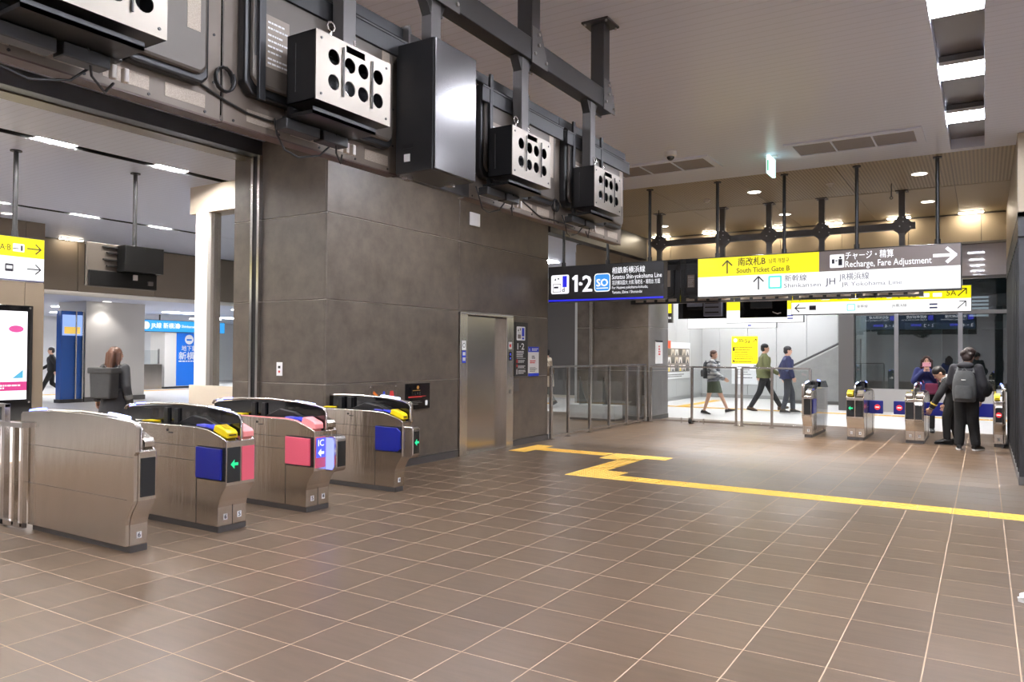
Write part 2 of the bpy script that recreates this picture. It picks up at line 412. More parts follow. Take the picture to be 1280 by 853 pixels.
# pale floor of the two outer halls
fl2 = struct('floor', MB().box((-34, -5, -.06), (-11.2, 31, -.001)).box((-11.2, 17.62, -.06), (5, 31, -.001)), M_WHITEFLOOR)
for k in range(36): tact(-8.6+.3*k, 21.3, 'x', fl2)
for k in range(12): tact(-7.7, 21.6+.3*k, 'y', fl2)
for k in range(40): tact(-27.2, 9+.3*k, 'y', fl2)
for k in range(26): tact(-19+.3*k, 20.2, 'x', fl2)

# ceiling: white slats between the light slots, tan strip behind Y=11.3
XS = [(-34, -15.05), (-14.85, -10.12), (-9.92, -5.365), (-5.0, -.355), (.01, 1.72), (2.085, 3.4)]  # rightmost slot is added for the unseen bounce lamps
mb = MB()
for a, b in XS: mb.box((a, -5, CE), (b, 11.3, CE+.3))
mb.box((-34, 11.3, CE), (-8.1, 31, CE+.3)).box((-8.1, 16.35, CE), (5, 31, CE+.3))
for a, b in ((-15.05, -14.85), (-10.12, -9.92), (-5.365, -5.0), (-.355, .01), (1.72, 2.085)): mb.box((a, -5, CE+.14), (b, 11.3, CE+.3)).box((a, 11.15, CE), (b, 11.3, CE+.14))
ceiling = struct('ceiling', mb, M_CEIL)
for a, b in ((-15.05, -14.85), (-10.12, -9.92)): struct('slot_liner', MB().box((a, -5, CE+.005), (a+.012, 11.15, CE+.13)).box((b-.012, -5, CE+.005), (b, 11.15, CE+.13)), M_BLACKM, ceiling)
for a, b in ((-15.05, -14.85), (-10.12, -9.92), (-5.365, -5.0), (-.355, .01), (1.72, 2.085)):
    struct('slot_back', MB().box((a, -5, CE+.13), (b, 11.15, CE+.139)), M_DGREY if a < -1 else mat('slot_metal', (128, 122, 120), .35, .5), ceiling)
c2 = struct('ceiling', MB().box((-8.1, 11.3, CE+.012), (.6, 16.35, CE+.3)), M_BASE)
xs = [-8.1, -5.95, -4.55, -3.16, -1.77, -.38, .6]
for i in range(6):
    struct('ceiling_panel', MB().box((xs[i]+.004, 11.303, CE), (xs[i+1]-.004, 13.51, CE+.012)), M_PERF, c2)
    struct('ceiling_panel', MB().box((xs[i]+.004, 13.55, CE), (xs[i+1]-.004, 16.3, CE+.012)), M_TANC, c2)

# lift block on the left: stone panels with recessed joints
core = MB()
for a, b, c, d in ((6.43, 9.07, 0, CE), (9.07, 10.57, 2.12, CE), (10.57, 11.73, 0, CE)): core.box((-6.66, a, c), (XL-.012, b, d))
core.box((-8.2, 6.435, 0), (-6.66, 11.73, CE))
wl = struct('wall_left', core, M_JOINT)
ZR = [.1, 1.135, 2.137, 3.163, CE]
def panel(a, b, par=wl, m=M_STONE): return struct('wall_panel', MB().box(a, b), m, par, bevel=.003, seg=1)
for k in range(4):
    z0, z1 = ZR[k]+.005, ZR[k+1]-.005
    panel((XL-.03, 6.423, z0), (XL, 9.06, z1))
    panel((-8.2, 6.423, z0), (XL-.032, 6.44, z1))
    if k < 2: panel((XL-.03, 10.575, z0), (XL, 11.74, z1)); 
    else: panel((XL-.03, 9.07, max(z0, 2.142)), (XL, 11.74, z1))
    panel((-8.2, 11.725, z0), (XL-.032, 11.742, z1))
struct('baseboard_left', MB().box((XL-.02, 6.41, 0), (XL+.012, 9.06, .1)).box((XL-.02, 10.575, 0), (XL+.012, 11.75, .1)).box((-8.2, 6.405, 0), (XL+.012, 6.43, .1)).box((-8.2, 11.73, 0), (XL+.012, 11.755, .1)), M_BASE)
# shutter guide rail and head beam of the opening over the left gates
t = struct('trim_1', MB().box((-7.83, 6.37, 0), (-7.79, 6.422, 3.97)).box((-7.71, 6.37, 0), (-7.67, 6.422, 3.97)), M_STEEL2)
struct('rail_groove', MB().box((-7.79, 6.4, 0), (-7.71, 6.421, 3.97)), M_DGREY, t)
struct('trim_2', MB().box((-7.86, -5, 3.97), (-7.68, 6.422, CE)), M_BLACKM, bevel=.004)
struct('trim_3', MB().box((-8.1, -5, 3.955), (-7.86, 6.422, CE)), mat('bronze_soffit', (120, 108, 92), .35, .4))

# cross wall over the far gates
wb = struct('wall_back', MB().box((-8.3, 16.3, 3.62), (.6, 16.5, CE+.2)), M_BASE)
for k in range(8):
    x0 = -8.3+1.18*k
    if x0 < .5: struct('wall_panel', MB().box((x0+.004, 16.26, 3.62), (min(x0+1.176, .6), 16.302, CE-.03)), M_TAN, wb, bevel=.003, seg=1)
struct('trim_4', MB().box((-8.3, 16.24, 3.58), (.6, 16.5, 3.62)).box((-6.48, 16.28, 2.95), (.6, 16.42, 3.0)), M_MGREY)
w1 = struct('window_1', MB().box((-6.48, 16.33, 3.0), (.34, 16.345, 3.58)), mat('transom_reflection', (178, 172, 178), .25, coat=.6))  # reflection in the transom glass put in as an opaque lavender colour
for k in range(6): struct('mullion', MB().box((-6.48+1.17*k, 16.3, 3.0), (-6.46+1.17*k, 16.35, 3.58)), M_STEEL2, w1)
# far pillar, stone panels
fp = struct('wall_far', MB().box((-8.3, 16.365, 0), (-6.49, 17.58, 3.6)), M_JOINT)
for k in range(4):
    z0, z1 = ZR[k]+.005, min(ZR[k+1]-.005, 3.58)
    for a, b in ((-8.3, -7.98), (-7.88, -6.5)): panel((a, 16.35, z0), (b, 16.37, z1), fp)
    panel((-6.495, 16.352, z0), (-6.48, 17.59, z1), fp, mat('pale_dark_stone', (120, 116, 116), .4, noise=.1, nscale=3))
struct('baseboard_far', MB().box((-8.3, 16.34, 0), (-6.47, 17.6, .1)), M_BASE)
struct('trim_5', MB().box((-7.96, 16.33, 0), (-7.94, 16.36, 3.58)).box((-7.91, 16.33, 0), (-7.89, 16.36, 3.58)), M_STEEL2)
# lintel over the side opening between lift block and far pillar
struct('trim_6', MB().box((-6.7, 11.745, 3.66), (-6.5, 16.36, CE)), M_BLACKM, bevel=.004)
# dark wall seen through the side opening
wd = struct('wall_side', MB().box((-16, 23.3, 0), (-8.7, 23.5, CE)), M_CREAM)
struct('wall_panel', MB().box((-13.05, 23.26, .1), (-11.75, 23.3, 3.3)), mat('charcoal_panel', (78, 74, 72), .4), wd)

# right side: bulkhead over a slatted dark screen
wr = struct('wall_right', MB().box((.36, 10.72, 3.2), (.8, 16.5, CE)), M_BASE)
for a, b in ((10.7, 13.6), (13.61, 16.5)): struct('wall_panel', MB().box((.34, a, 3.21), (.361, b, CE-.005)), M_TAN, wr, bevel=.003, seg=1)
struct('wall_panel', MB().box((.34, 10.69, 3.21), (3.2, 10.72, CE-.005)), M_TAN, wr)
struct('trim_7', MB().box((.335, 10.68, 3.17), (3.2, 10.74, 3.21)).box((.335, 10.68, 3.17), (.4, 16.5, 3.21)), M_MGREY)
struct('wall_right', MB().box((3.2, -5, 0), (3.35, 10.72, CE)).box((.8, 10.75, 0), (3.2, 10.9, 3.2)), M_PAPER)
struct('wall_front', MB().box((-34, -5.15, 0), (3.35, -5, CE)), M_PAPER)

# far hall: grey panel wall, lockers wall, glass wall with steel column, stair parapet
wf = struct('wall_far', MB().box((-9, 27.06, 0), (5, 27.2, CE)), M_GREYSTONE)
for k in range(9):
    x0 = -9+.98*k
    struct('wall_panel', MB().box((x0+.006, 27, .12), (x0+.974, 27.05, 3.3)), M_GREYPANEL, wf, bevel=.004, seg=1)
struct('baseboard_far', MB().box((-9, 26.98, 0), (-.2, 27.01, .12)), M_GREYSTONE)
wlk = struct('wall_left', MB().box((-9, 17.6, 0), (-8.7, 27.06, CE)), M_GREYPANEL)
for k in range(7): struct('wall_panel', MB().box((-8.7, 17.62+1.34*k, .12), (-8.66, 17.62+1.34*k+1.33, 3.3)), M_GREYPANEL, wlk, bevel=.004, seg=1)
struct('wall_right', MB().box((3.2, 16.5, 0), (3.4, 31, CE)), M_GREYPANEL)
w2 = struct('window_2', MB().box((-3.05, 23.0, .62), (3.2, 23.012, 3.9)), M_GLASSD)
for x in (-2.02, -.53, 1.0, 2.4): struct('mullion', MB().box((x-.05, 22.94, .0), (x+.05, 23.06, 3.9)), mat('pale_steel', (150, 148, 150), .35, .7), w2)
struct('transom', MB().box((-3.05, 22.97, 2.62), (3.2, 23.04, 2.72)), M_MGREY, w2)
struct('trim_8', MB().box((-3.05, 22.92, 0), (3.2, 23.08, .62)), mat('pale_sill_wall', (172, 168, 164), .4))
struct('trim_9', MB().box((-3.45, 22.8, 0), (-3.05, 23.15, 3.9)), M_MGREY, bevel=.01)
struct('wall_back', MB().box((-3.2, 26.6, 0), (3.2, 26.9, CE)), mat('dark_room', (44, 50, 50), .6))
for i, (x, ww, h) in enumerate(((-2.6, .35, 3.4), (-1.3, .25, 2.4), (-.7, .3, 3.4), (.9, .4, 3.4))):
    struct('trim_%d' % (10+i), MB().box((x, 25.3, 0), (x+ww, 25.6, h)), mat('room_frame', (74, 82, 82), .5))
struct('trim_14', MB().box((-2.0, 25.25, 2.3), (.9, 25.6, 2.5)), MATS['room_frame'])

# left hall
wbk = struct('wall_left', MB().box((-18.8, -5, 2.86), (-18.5, 31, CE)), M_BASE)
for k in range(12):
    y0 = 4+2.0*k
    struct('wall_panel', MB().box((-18.5, y0+.006, 2.9), (-18.46, y0+1.994, CE-.03)), M_TANL, wbk, bevel=.004, seg=1)
struct('ceiling', MB().box((-34, -5, 2.98), (-18.8, 31, 3.1)), M_CEILP)
struct('trim_15', MB().cyl((-18.48, 2, 2.88), (-18.48, 31, 2.88), .055, 10), M_WHITE)
struct('wall_left', MB().box((-34.2, -5, 0), (-34, 31, CE)), M_PAPER)
struct('wall_far', MB().box((-34, 31, 0), (5, 31.2, CE)), M_GREYPANEL)
tp = struct('wall_left', MB().box((-17.6, 3, 0), (-16.62, 8.3, CE)), M_JOINT)
for a, b in ((0, 2.9), (2.91, CE)): struct('wall_panel', MB().box((-16.62, 3, a), (-16.6, 7.93, b)), M_TANL, tp); struct('wall_panel', MB().box((-16.62, 7.94, a), (-16.6, 8.3, b)), M_TANL, tp)
struct('wall_panel', MB().box((-17.6, 8.3, 0), (-16.6, 8.31, CE)), M_TANL, tp)
wp = struct('wall_side', MB().box((-24, 12.45, 0), (-22.5, 14.3, 3.0)), M_WHITE)
struct('baseboard_left', MB().box((-24, 12.42, 0), (-22.47, 14.33, .14)), M_MGREY)
# glazed partition with a cream header at the right of the left hall
struct('trim_16', MB().box((-10.87, 7.66, 3.72), (-7.95, 8.0, CE)), M_CREAM)
w3 = struct('window_3', MB().box((-10.4, 7.78, 0), (-8.2, 7.79, 3.72)), M_GLASS)
struct('mullion', MB().box((-10.72, 7.66, 0), (-10.42, 7.9, 3.72)), M_WHITE, w3)
struct('mullion', MB().box((-10.41, 7.72, 0), (-10.33, 7.84, 3.72)), M_STEEL2, w3)
struct('trim_17', MB().box((-10.6, 11.2, 0), (-10.0, 11.6, CE)), M_WHITE)
struct('trim_18', MB().box((-9.7, 10.4, 0), (-9.3, 10.8, 3.3)), M_DGREY)
struct('trim_19', MB().box((-12.5, 12.2, 3.1), (-8.2, 12.6, 3.6)), M_WHITE)

# ================================================================== LAMPS
def slot_lamp(x, y, wd, ln, m, label, group, z=CE+.06):
    t = thing('ceiling_light', label, 'light', (x, y, z), 0, group)
    obj('housing', MB().box((-wd/2, -ln/2, .001), (wd/2, ln/2, .06)), M_MGREY, t)
    obj('diffuser', MB().box((-wd/2, -ln/2, -.02), (wd/2, ln/2, 0)), m, t)
    obj('end_cap', MB().box((-wd/2, -ln/2-.012, -.03), (wd/2, -ln/2, .004)), M_WHITE, t); obj('end_cap', MB().box((-wd/2, ln/2, -.03), (wd/2, ln/2+.012, .004)), M_WHITE, t)
    return t
nm = ['farthest', 'middle', 'nearest visible']
for k in range(9):
    y = 9.8-1.6*k
    slot_lamp(-.172, y, .355, .42, M_LAMP, (nm[k]+' bright square lamp in the wide slot of the white ceiling') if k < 3 else 'square slot lamp overhead behind the camera', 'slot lamps over the hall')
for k in range(8):  # extra unseen row, added to bounce light off the right wall
    slot_lamp(1.9, 8.2-1.6*k, .355, .42, M_LAMP, 'unseen slot lamp added at the right of the hall for bounce light', 'added bounce lamps at the right of the hall')
for k in range(8):
    slot_lamp(-5.182, 8.06-1.6*k, .355, .45, M_LAMP, 'square slot lamp over the left gates, hidden above the displays', 'hidden slot lamps over the left gates')
for k in range(10):
    y = 8.0-1.62*k
    lb = {0: 'lamp of the nearer left slot half hidden over the cream header', 1: 'right lamp of the nearer slot in the left hall ceiling', 2: 'left lamp of the nearer slot in the left hall ceiling'}.get(k, 'slot lamp of the left hall outside the picture')
    if k and y > -4: slot_lamp(-10.02, y+.4, .19, .5, M_LAMPL, lb, 'nearer slot lamps of the left hall')
    lb = {0: 'rightmost lamp of the far slot in the left hall ceiling', 1: 'middle lamp of the far slot in the left hall ceiling', 2: 'leftmost lamp of the far slot beside the yellow sign pole'}.get(k, 'far slot lamp of the left hall outside the picture')
    if y > -3: slot_lamp(-14.95, y+1.9, .19, .5, M_LAMPL, lb, 'far slot lamps of the left hall')
# wash lights along the tan cross wall and the left bulkhead
for k, x in enumerate((-.2, -1.37, -2.56, -3.65, -4.95, -6.1)):
    t = thing('wall_light', ['rightmost', 'second from right', 'third from right', 'third from left', 'second from left', 'leftmost'][k]+' linear wash light on top of the tan cross wall', 'light', (x, 16.1, CE-.03), 0, 'wash lights on the cross wall')
    obj('diffuser', MB().box((-.19, -.06, 0), (.19, .06, .012)), M_LAMPW, t); obj('housing', MB().box((-.2, -.07, .012), (.2, .07, .03)), M_WHITE, t)
t = thing('wall_light', 'linear wash light on the tan bulkhead above the hanging display', 'light', (-18.3, 9.75, CE-.03))
obj('diffuser', MB().box((-.06, -.25, 0), (.06, .25, .012)), mat('left_wash_lamp', (255, 240, 214), .4, emit=25), t); obj('housing', MB().box((-.07, -.26, .012), (.07, .26, .03)), M_WHITE, t)
def downlight(x, y, z, r, label, power, group, m=M_LAMPD):
    t = thing('downlight', label, 'light', (x, y, z), 0, group)
    obj('lens', MB().cyl((0, 0, -.006), (0, 0, 0), r, 20), m, t); obj('trim_ring', MB().loft([((0, 0, -.008), X*r*1.02, Y*r*1.02), ((0, 0, -.001), X*r*1.15, Y*r*1.15)], 20, cap=False), M_WHITE, t)
    if power:
        l = bpy.data.lights.new('downlight_lamp', 'SPOT'); l.energy = power; l.spot_size = radians(110); l.spot_blend = .6; l.shadow_soft_size = r; l.color = (1, .96, .93)
        o = bpy.data.objects.new('downlight_lamp', l); C.objects.link(o); o.parent = t; o.location = (0, 0, -.02)
for x, y, lb in ((-3.15, 12.47, 'round downlight in the tan ceiling, front row centre'), (-.79, 12.4, 'round downlight in the tan ceiling, front row right'), (-.81, 14.71, 'round downlight in the tan ceiling, back row right'), (-3.16, 14.74, 'round downlight in the tan ceiling, back row centre'), (-5.6, 14.89, 'round downlight in the tan ceiling, back row left')):
    downlight(x, y, CE, .1, lb, L_DOWN, 'downlights in the tan ceiling')
downlight(-16.0, 7.3, CE, .09, 'small round downlight above the yellow sign at the left edge', 20, None)
downlight(-22.2, 12.9, 2.98, .12, 'round downlight over the white pillar in the left hall', 60, 'downlights under the left bulkhead')
downlight(-19.6, 13.1, 2.98, .1, 'round downlight right of the white pillar in the left hall', 30, 'downlights under the left bulkhead')
for i, (x, y) in enumerate(((-7.4, 19.5), (-5, 19.5), (-2.6, 19.5), (-.2, 19.5), (-7.4, 22.5), (-5.2, 22.5), (-7.4, 25.5), (-5, 25.5), (2, 20.5), (-11, 15), (-11, 19))):
    t = thing('ceiling_light', 'flush white ceiling panel light of the outer hall beyond the cross wall', 'light', (x, y, CE-.02), 0, 'panel lights of the outer hall')
    obj('diffuser', MB().box((-.6, -.3, 0), (.6, .3, .018)), M_LAMPF, t)
for i, (x, y) in enumerate(((-26, 10), (-26, 14), (-26, 18), (-30, 16), (-30, 22), (-22, 18), (-21, 22), (-28, 22))):
    t = thing('ceiling_light', 'flush white panel light under the low ceiling of the left hall', 'light', (x, y, 2.96), 0, 'panel lights under the left bulkhead')
    obj('diffuser', MB().box((-.3, -.6, 0), (.3, .6, .018)), M_LAMPF, t)

# ================================================================== TICKET GATES
# local frame: people walk along x, front (towards the hall) at x = +.1, y across
def arch(x0, x1, z0, zs):            # outline of the raised hood
    return [(x0, z0), (x0, zs-.04), (x0+.025, zs-.01), (x0+.09, zs+.005), (x0+.45, zs+.03), (x0+.9, zs+.04), (x0+1.3, zs+.025), (x1-.1, zs-.005), (x1-.03, zs-.025), (x1, zs-.06), (x1, z0)]
BODY = [(-1.43, .05), (0, .05), (0, .21), (.012, .255), (.04, .31), (.085, .375), (.1, .395), (.1, .765), (.075, .785), (-.04, .825), (-.15, .855), (-.3, .868), (-1.2, .868), (-1.35, .845), (-1.5, .765), (-1.52, .72), (-1.52, .395), (-1.5, .37), (-1.46, .3), (-1.43, .21)]
def gate(label, loc, rz, lanes, group, plate=0, nums=(), flaps=(), pods=(), wrap=False):
    """lanes: {side: dict(front=, flap=, top=, arrow=)} with side -1 / +1 in local y; plate: the side of a blank steel cheek"""
    t = thing('ticket_gate', label, 'ticket gate', loc, rz, group)
    w = .145 if not plate else .07
    ym = 0.0
    y0, y1 = -w, w
    obj('plinth', MB().prism([(-1.41, 0), (-.0, 0), (-.0, .05), (-1.41, .05)], (0, y0+.004, 0), X, Z, Y*(y1-y0-.008)), M_BASE, t)
    obj('body', MB().prism(BODY, (0, y0, 0), X, Z, Y*(y1-y0)), M_STEEL, t, bevel=.006)
    def FR(x, s=0): return Face((x, -1, 0), Y, Z, t, world=False)       # faces +x
    # seams on the cheeks
    for s in lanes:
        yy = s*(w+.0015)
        sm = MB()
        for z in (.578, .695): sm.box((-1.5, yy-.0015, z), (-.3, yy+.0015, z+.004))
        sm.box((-.29, yy-.0015, .05), (-.286, yy+.0015, .70)); sm.box((-.286, yy-.0015, .43), (.06, yy+.0015, .434)); sm.box((-1.15, yy-.0015, .05), (-1.146, yy+.0015, .868))
        obj('seam', sm, M_DGREY, t)
        lk = MB().cyl((-.7, yy, .82), (-.7, yy+s*.004, .82), .012, 10).box((-.68, yy-.002, .795), (-.62, yy+.002, .805)); obj('lock', lk, M_DGREY, t)
    fc = FR(.1)
    sides = list(lanes)
    for s in sides:
        L = lanes[s]
        a0, a1 = (1+ym+.008, 1+y1-.01) if s > 0 else (1+y0+.01, 1-.008)
        if plate: a0, a1 = 1+y0+.012, 1+y1-.012
        if s not in pods:
            obj('front_panel', MB().prism([(a0, .425), (a1, .425), (a1, .715), (a0, .715)], (.1, -1, 0), Y, Z, X*.006), L['front'], t, bevel=.002)
            if L.get('arrow'): fc.block_arrow((a0+a1)/2, .575, .075, pi, L['arrow'], .009)
            if L.get('ic'):
                p = fc.rect('sign_light', a0+.006, .52, a1-.006, .705, mat('ic_sign_blue', (80, 90, 230), .3, emit=1.2), .007, .002)
                fc.text('IC', (a0+a1)/2, .63, .085, M_SWHITE, .01, h=.0105, center=True); fc.block_arrow((a0+a1)/2, .565, .075, pi, M_SWHITE, .0105)
        else:
            yc = (a0+a1)/2-1; hw = (a1-a0)/2
            pts = []
            for cx, cz, q in ((.19, .675, 0), (.19, .425, 3)):
                for k in range(6):
                    an = pi/2*(1-k/5) if q == 0 else -pi/2*k/5
                    pts.append((cx+.045*cos(an), cz+.045*sin(an)))
            pod = obj('reader_pod', MB().prism([(.08, .38)]+pts[::-1]+[(.08, .72)], (0, yc-hw, 0), X, Z, Y*(2*hw)), M_STEEL2, t, bevel=.008)
            obj('pod_face', MB().box((.2345, yc-hw+.012, .43), (.239, yc+hw-.012, .67)), M_DISP, pod, bevel=.002)
            if L.get('pod') == 'blue':
                obj('pod_glow', MB().prism([(.10, .40), (.18, .40), (.2, .43), (.2, .67), (.18, .7), (.10, .7)], (0, yc-hw-.004, 0), X, Z, Y*.004), mat('pod_glow_blue', (140, 150, 255), .2, emit=1.6), pod)
            if L.get('arrow'): FR(.239).block_arrow((a0+a1)/2, .55, .07, pi, L['arrow'], .002)
            if L.get('stop'):
                f2 = FR(.239); f2.disc('no_entry', (a0+a1)/2, .55, .042, M_RED, .001, .002); f2.rect('no_entry_bar', (a0+a1)/2-.03, .541, (a0+a1)/2+.03, .559, M_SWHITE, .0035, .001)
        # deck between cheek and hood: black glass, reader, display
        d0, d1 = (.032, w-.012) if s > 0 else (-w+.012, -.032)
        if plate: d0, d1 = (-w+.012, w-.05) if s < 0 else (-w+.05, w-.012)
        obj('deck', MB().prism([(-1.36, .845), (-1.2, .868), (-.3, .868), (-.15, .857), (-.04, .828), (-.04, .834), (-.15, .863), (-.3, .875), (-1.2, .875), (-1.36, .852)], (0, d0, 0), X, Z, Y*(d1-d0)), M_BLACKG, t)
        rail = L.get('rail')
        if rail: obj('deck_edge', MB().prism([(-1.2, .868), (-.3, .868), (-.15, .856), (.06, .79), (.06, .798), (-.15, .864), (-.3, .877), (-1.2, .877)], (0, (s*w-s*.014 if s > 0 else -w), 0), X, Z, Y*.014), rail, t)
        for k in range(2):
            obj('display', MB().prism([(-.33+.13*k, .874), (-.23+.13*k, .874-.012*k-.004), (-.23+.13*k, .884-.012*k), (-.33+.13*k, .888)], (0, d0+.012, 0), X, Z, Y*(d1-d0-.024)), M_LCD if k else mat('lcd_violet', (110, 110, 225), .3, emit=.8), t)
        if L.get('top') is not None:
            obj('card_reader', MB().prism([(-.09, .845), (.055, .797), (.095, .79), (.095, .835), (.07, .858), (-.045, .897), (-.07, .893)], (0, d0-.004, 0), X, Z, Y*(d1-d0+.008)), L['top'], t, bevel=.007)
            if L['top'] is M_YEL:
                rd = [c for c in t.children if c.name.startswith('card_reader')][-1]
                obj('ticket_slot', MB().box((.09, d0+.015, .812), (.0965, d1-.015, .822)), M_INKY, rd); obj('read_mark', MB().prism([(-.03, .8945), (.04, .870), (.04, .872), (-.03, .8965)], (0, d0+.02, 0), X, Z, Y*(d1-d0-.04)), mat('reader_mark', (190, 160, 10), .4), rd)
        obj('ticket_tray', MB().prism([(-1.13, .874), (-.95, .876), (-.95, .888), (-1.1, .886)], (0, d0+.01, 0), X, Z, Y*(d1-d0-.02)), M_YEL if s < 0 or plate else M_DGREY, t, bevel=.003)
        # folded flap on the cheek
        fl = L.get('flap')
        if fl and s not in flaps:
            pocket = obj('flap_pocket', MB().box((-.275, s*w, .435), (.09, s*(w+.004), .715)), M_BLACK, t)
            f = obj('flap', MB().prism([(-.27, .445), (.04, .445), (.085, .475) if s in pods else (.055, .445), (.085, .66) if s in pods else (.055, .70), (.03, .70), (-.27, .705)], (0, s*(w+.004), 0), X, Z, Y*s*.022), fl, t, bevel=.004)
        elif fl:
            a, b = s*w, s*(w+L.get('reach', .27))
            f = obj('flap', MB().box((-.62, min(a, b), .45), (-.585, max(a, b), .69)), fl, t, bevel=.012)
            f2 = Face((-.585, 0, 0), Y, Z, f, world=False); c = b-s*.095
            f2.disc('no_entry', c, .57, .05, M_RED, .001, .002); f2.rect('no_entry_bar', c-.033, .56, c+.033, .58, M_SWHITE, .0035, .001)
    # hood: dark glass fin in a steel rim, or the blank cheek of an end gate
    hy = 0 if not plate else plate*(w-.026)
    ht = .016
    if plate:
        pts = [p for p in BODY if p[1] < .72]
        out = [(-1.43, .05), (-.01, .05), (-.01, .21), (.005, .26), (.03, .31), (.08, .38), (.085, .4), (.085, .74), (.105, .76), (.105, .95), (.085, .975), (.05, .984), (-.29, 1.007), (-.6, 1.018), (-.95, 1.02), (-1.3, 1.008), (-1.54, .99), (-1.565, .97), (-1.565, .76), (-1.52, .72), (-1.52, .4), (-1.46, .3), (-1.43, .21)]
        ck = obj('cheek_plate', MB().prism(out, (0, plate*w-(.0 if plate > 0 else .03)+(0 if plate > 0 else 0), 0), X, Z, Y*.03), M_STEEL, t, bevel=.004)
        sm = MB(); yo = plate*(w+.0315)
        for (xa, xb, z) in ((-1.56, .08, .72), (-1.5, -.0, .4)): sm.box((xa, yo-.0015, z), (xb, yo+.0015, z+.003))
        obj('seam', sm, M_MGREY, ck)
        hy = plate*(w-.014)
    A = arch(-1.58, .105, .80, 1.0 if not plate else .985)
    obj('hood_glass', MB().prism([(-1.5, .87), (-1.55, .96), (-1.47, .985), (-1.1, 1.015), (-.68, 1.03), (-.28, 1.015), (0, .985), (.09, .95), (.09, .80), (-.05, .84), (-.3, .88)], (0, hy-ht/2, 0), X, Z, Y*ht), M_BLACKG, t)
    obj('hood_rim', MB().tube([(p[0], hy, p[1]) for p in A[1:-1]]+[(.1, hy, .78)], .012, 8), M_STEEL2, t, smooth=True)
    for xa in (-.93, -.78): obj('hood_post', MB().box((xa, hy-.03-plate*.025, .87), (xa+.06, hy+.03-plate*.025, 1.0)), M_BLACK, t, bevel=.004)
    obj('hood_shelf', MB().prism([(-.70, .875), (-.3, .878), (-.12, .865), (-.3, .93), (-.5, .95)], (0, hy-.045+(-plate*.04), 0), X, Z, Y*.09), M_BLACK, t, bevel=.006)
    obj('led_strip', MB().tube([(-.32, hy, 1.028), (-.18, hy, 1.02), (-.05, hy, 1.008)], .012, 8), M_LEDW, t, smooth=True); obj('led_strip', MB().tube([(-1.5, hy, .998), (-1.38, hy, 1.014), (-1.25, hy, 1.022)], .012, 8), M_LED, t, smooth=True)
    if not plate or plate:
        s = sides[-1]
        if not plate: pass
    # number stickers on the narrow foot
    ff = FR(.0015)
    for (yy, n) in nums:
        k = ff.rect('number_sticker', 1+yy-.02, .10, 1+yy+.02, .15, M_PAPER, -.001, .0015)
        ff.text(n, 1+yy, .109, .05 if len(n) == 1 else .04, M_INK, .02, h=.0015, center=True, parent=k)
    if not plate: obj('seam', MB().box((0, -.002, .05), (.003, .002, .30)), M_DGREY, t)
    if wrap:
        obj('plastic_wrap', MB().prism([(-1.4, .1), (-.25, .1), (-.28, .5), (-.2, .9), (-.5, 1.02), (-1.2, 1.02), (-1.45, .9)], (0, sides[0]*(w+.03), 0), X, Z, Y*sides[0]*.004), M_PLASTIC, t)
    return t
GN, GF = 'ticket gates at the left opening', 'ticket gates under the far display row'
XG = -5.43
gate('plain steel end gate nearest the camera, blank cheek, numbered 6', (XG, 3.43, 0), 0, {1: dict(front=M_DISP, flap=M_NAVY, top=M_STEEL)}, GN, plate=-1, nums=[(-.0, '6')])
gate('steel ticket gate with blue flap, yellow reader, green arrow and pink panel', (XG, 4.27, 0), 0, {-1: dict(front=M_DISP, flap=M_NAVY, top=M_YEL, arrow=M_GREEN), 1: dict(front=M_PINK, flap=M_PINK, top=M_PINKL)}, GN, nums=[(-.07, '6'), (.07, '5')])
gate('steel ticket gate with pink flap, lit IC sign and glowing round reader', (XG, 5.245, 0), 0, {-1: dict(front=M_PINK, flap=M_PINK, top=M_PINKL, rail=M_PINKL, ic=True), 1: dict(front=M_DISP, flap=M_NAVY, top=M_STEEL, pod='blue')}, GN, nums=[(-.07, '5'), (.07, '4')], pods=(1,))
gate('steel end gate by the stone wall with blue flap and yellow reader, numbered 4', (XG, 6.44, 0), 0, {-1: dict(front=M_DISP, flap=M_NAVY, top=M_YEL, arrow=M_GREEN, pod='dark')}, GN, plate=1, nums=[(0, '4')], pods=(-1,))
R9 = -pi/2
gate('far end gate partly wrapped in clear plastic beside the low fence', (-2.77, 14.88, 0), R9, {1: dict(front=M_DISP, flap=M_NAVY, top=M_STEEL)}, GF, plate=-1, nums=[(0, '3')], wrap=True)
gate('far gate with yellow reader and green arrow, closed blue flap on its right', (-1.97, 14.92, 0), R9, {-1: dict(front=M_DISP, top=M_YEL, arrow=M_GREEN), 1: dict(front=M_DISP, flap=M_NAVY, top=M_STEEL, reach=.24)}, GF, nums=[(-.07, '13'), (.07, '14')], flaps=(1,))
gate('far gate without yellow reader, closed blue flaps on both sides', (-1.03, 14.95, 0), R9, {-1: dict(front=M_DISP, flap=M_NAVY, top=M_STEEL, reach=.24), 1: dict(front=M_DISP, flap=M_NAVY, top=M_STEEL, pod='dark', reach=.5)}, GF, nums=[(-.07, '12'), (.07, '11')], flaps=(-1, 1), pods=(1,))
gate('far end gate by the slatted screen with yellow reader and red no-entry light', (.2, 15.15, 0), R9, {-1: dict(front=M_DISP, flap=M_NAVY, top=M_YEL, pod='dark', stop=True, reach=.45)}, GF, plate=1, nums=[(0, '1')], flaps=(-1,), pods=(-1,))

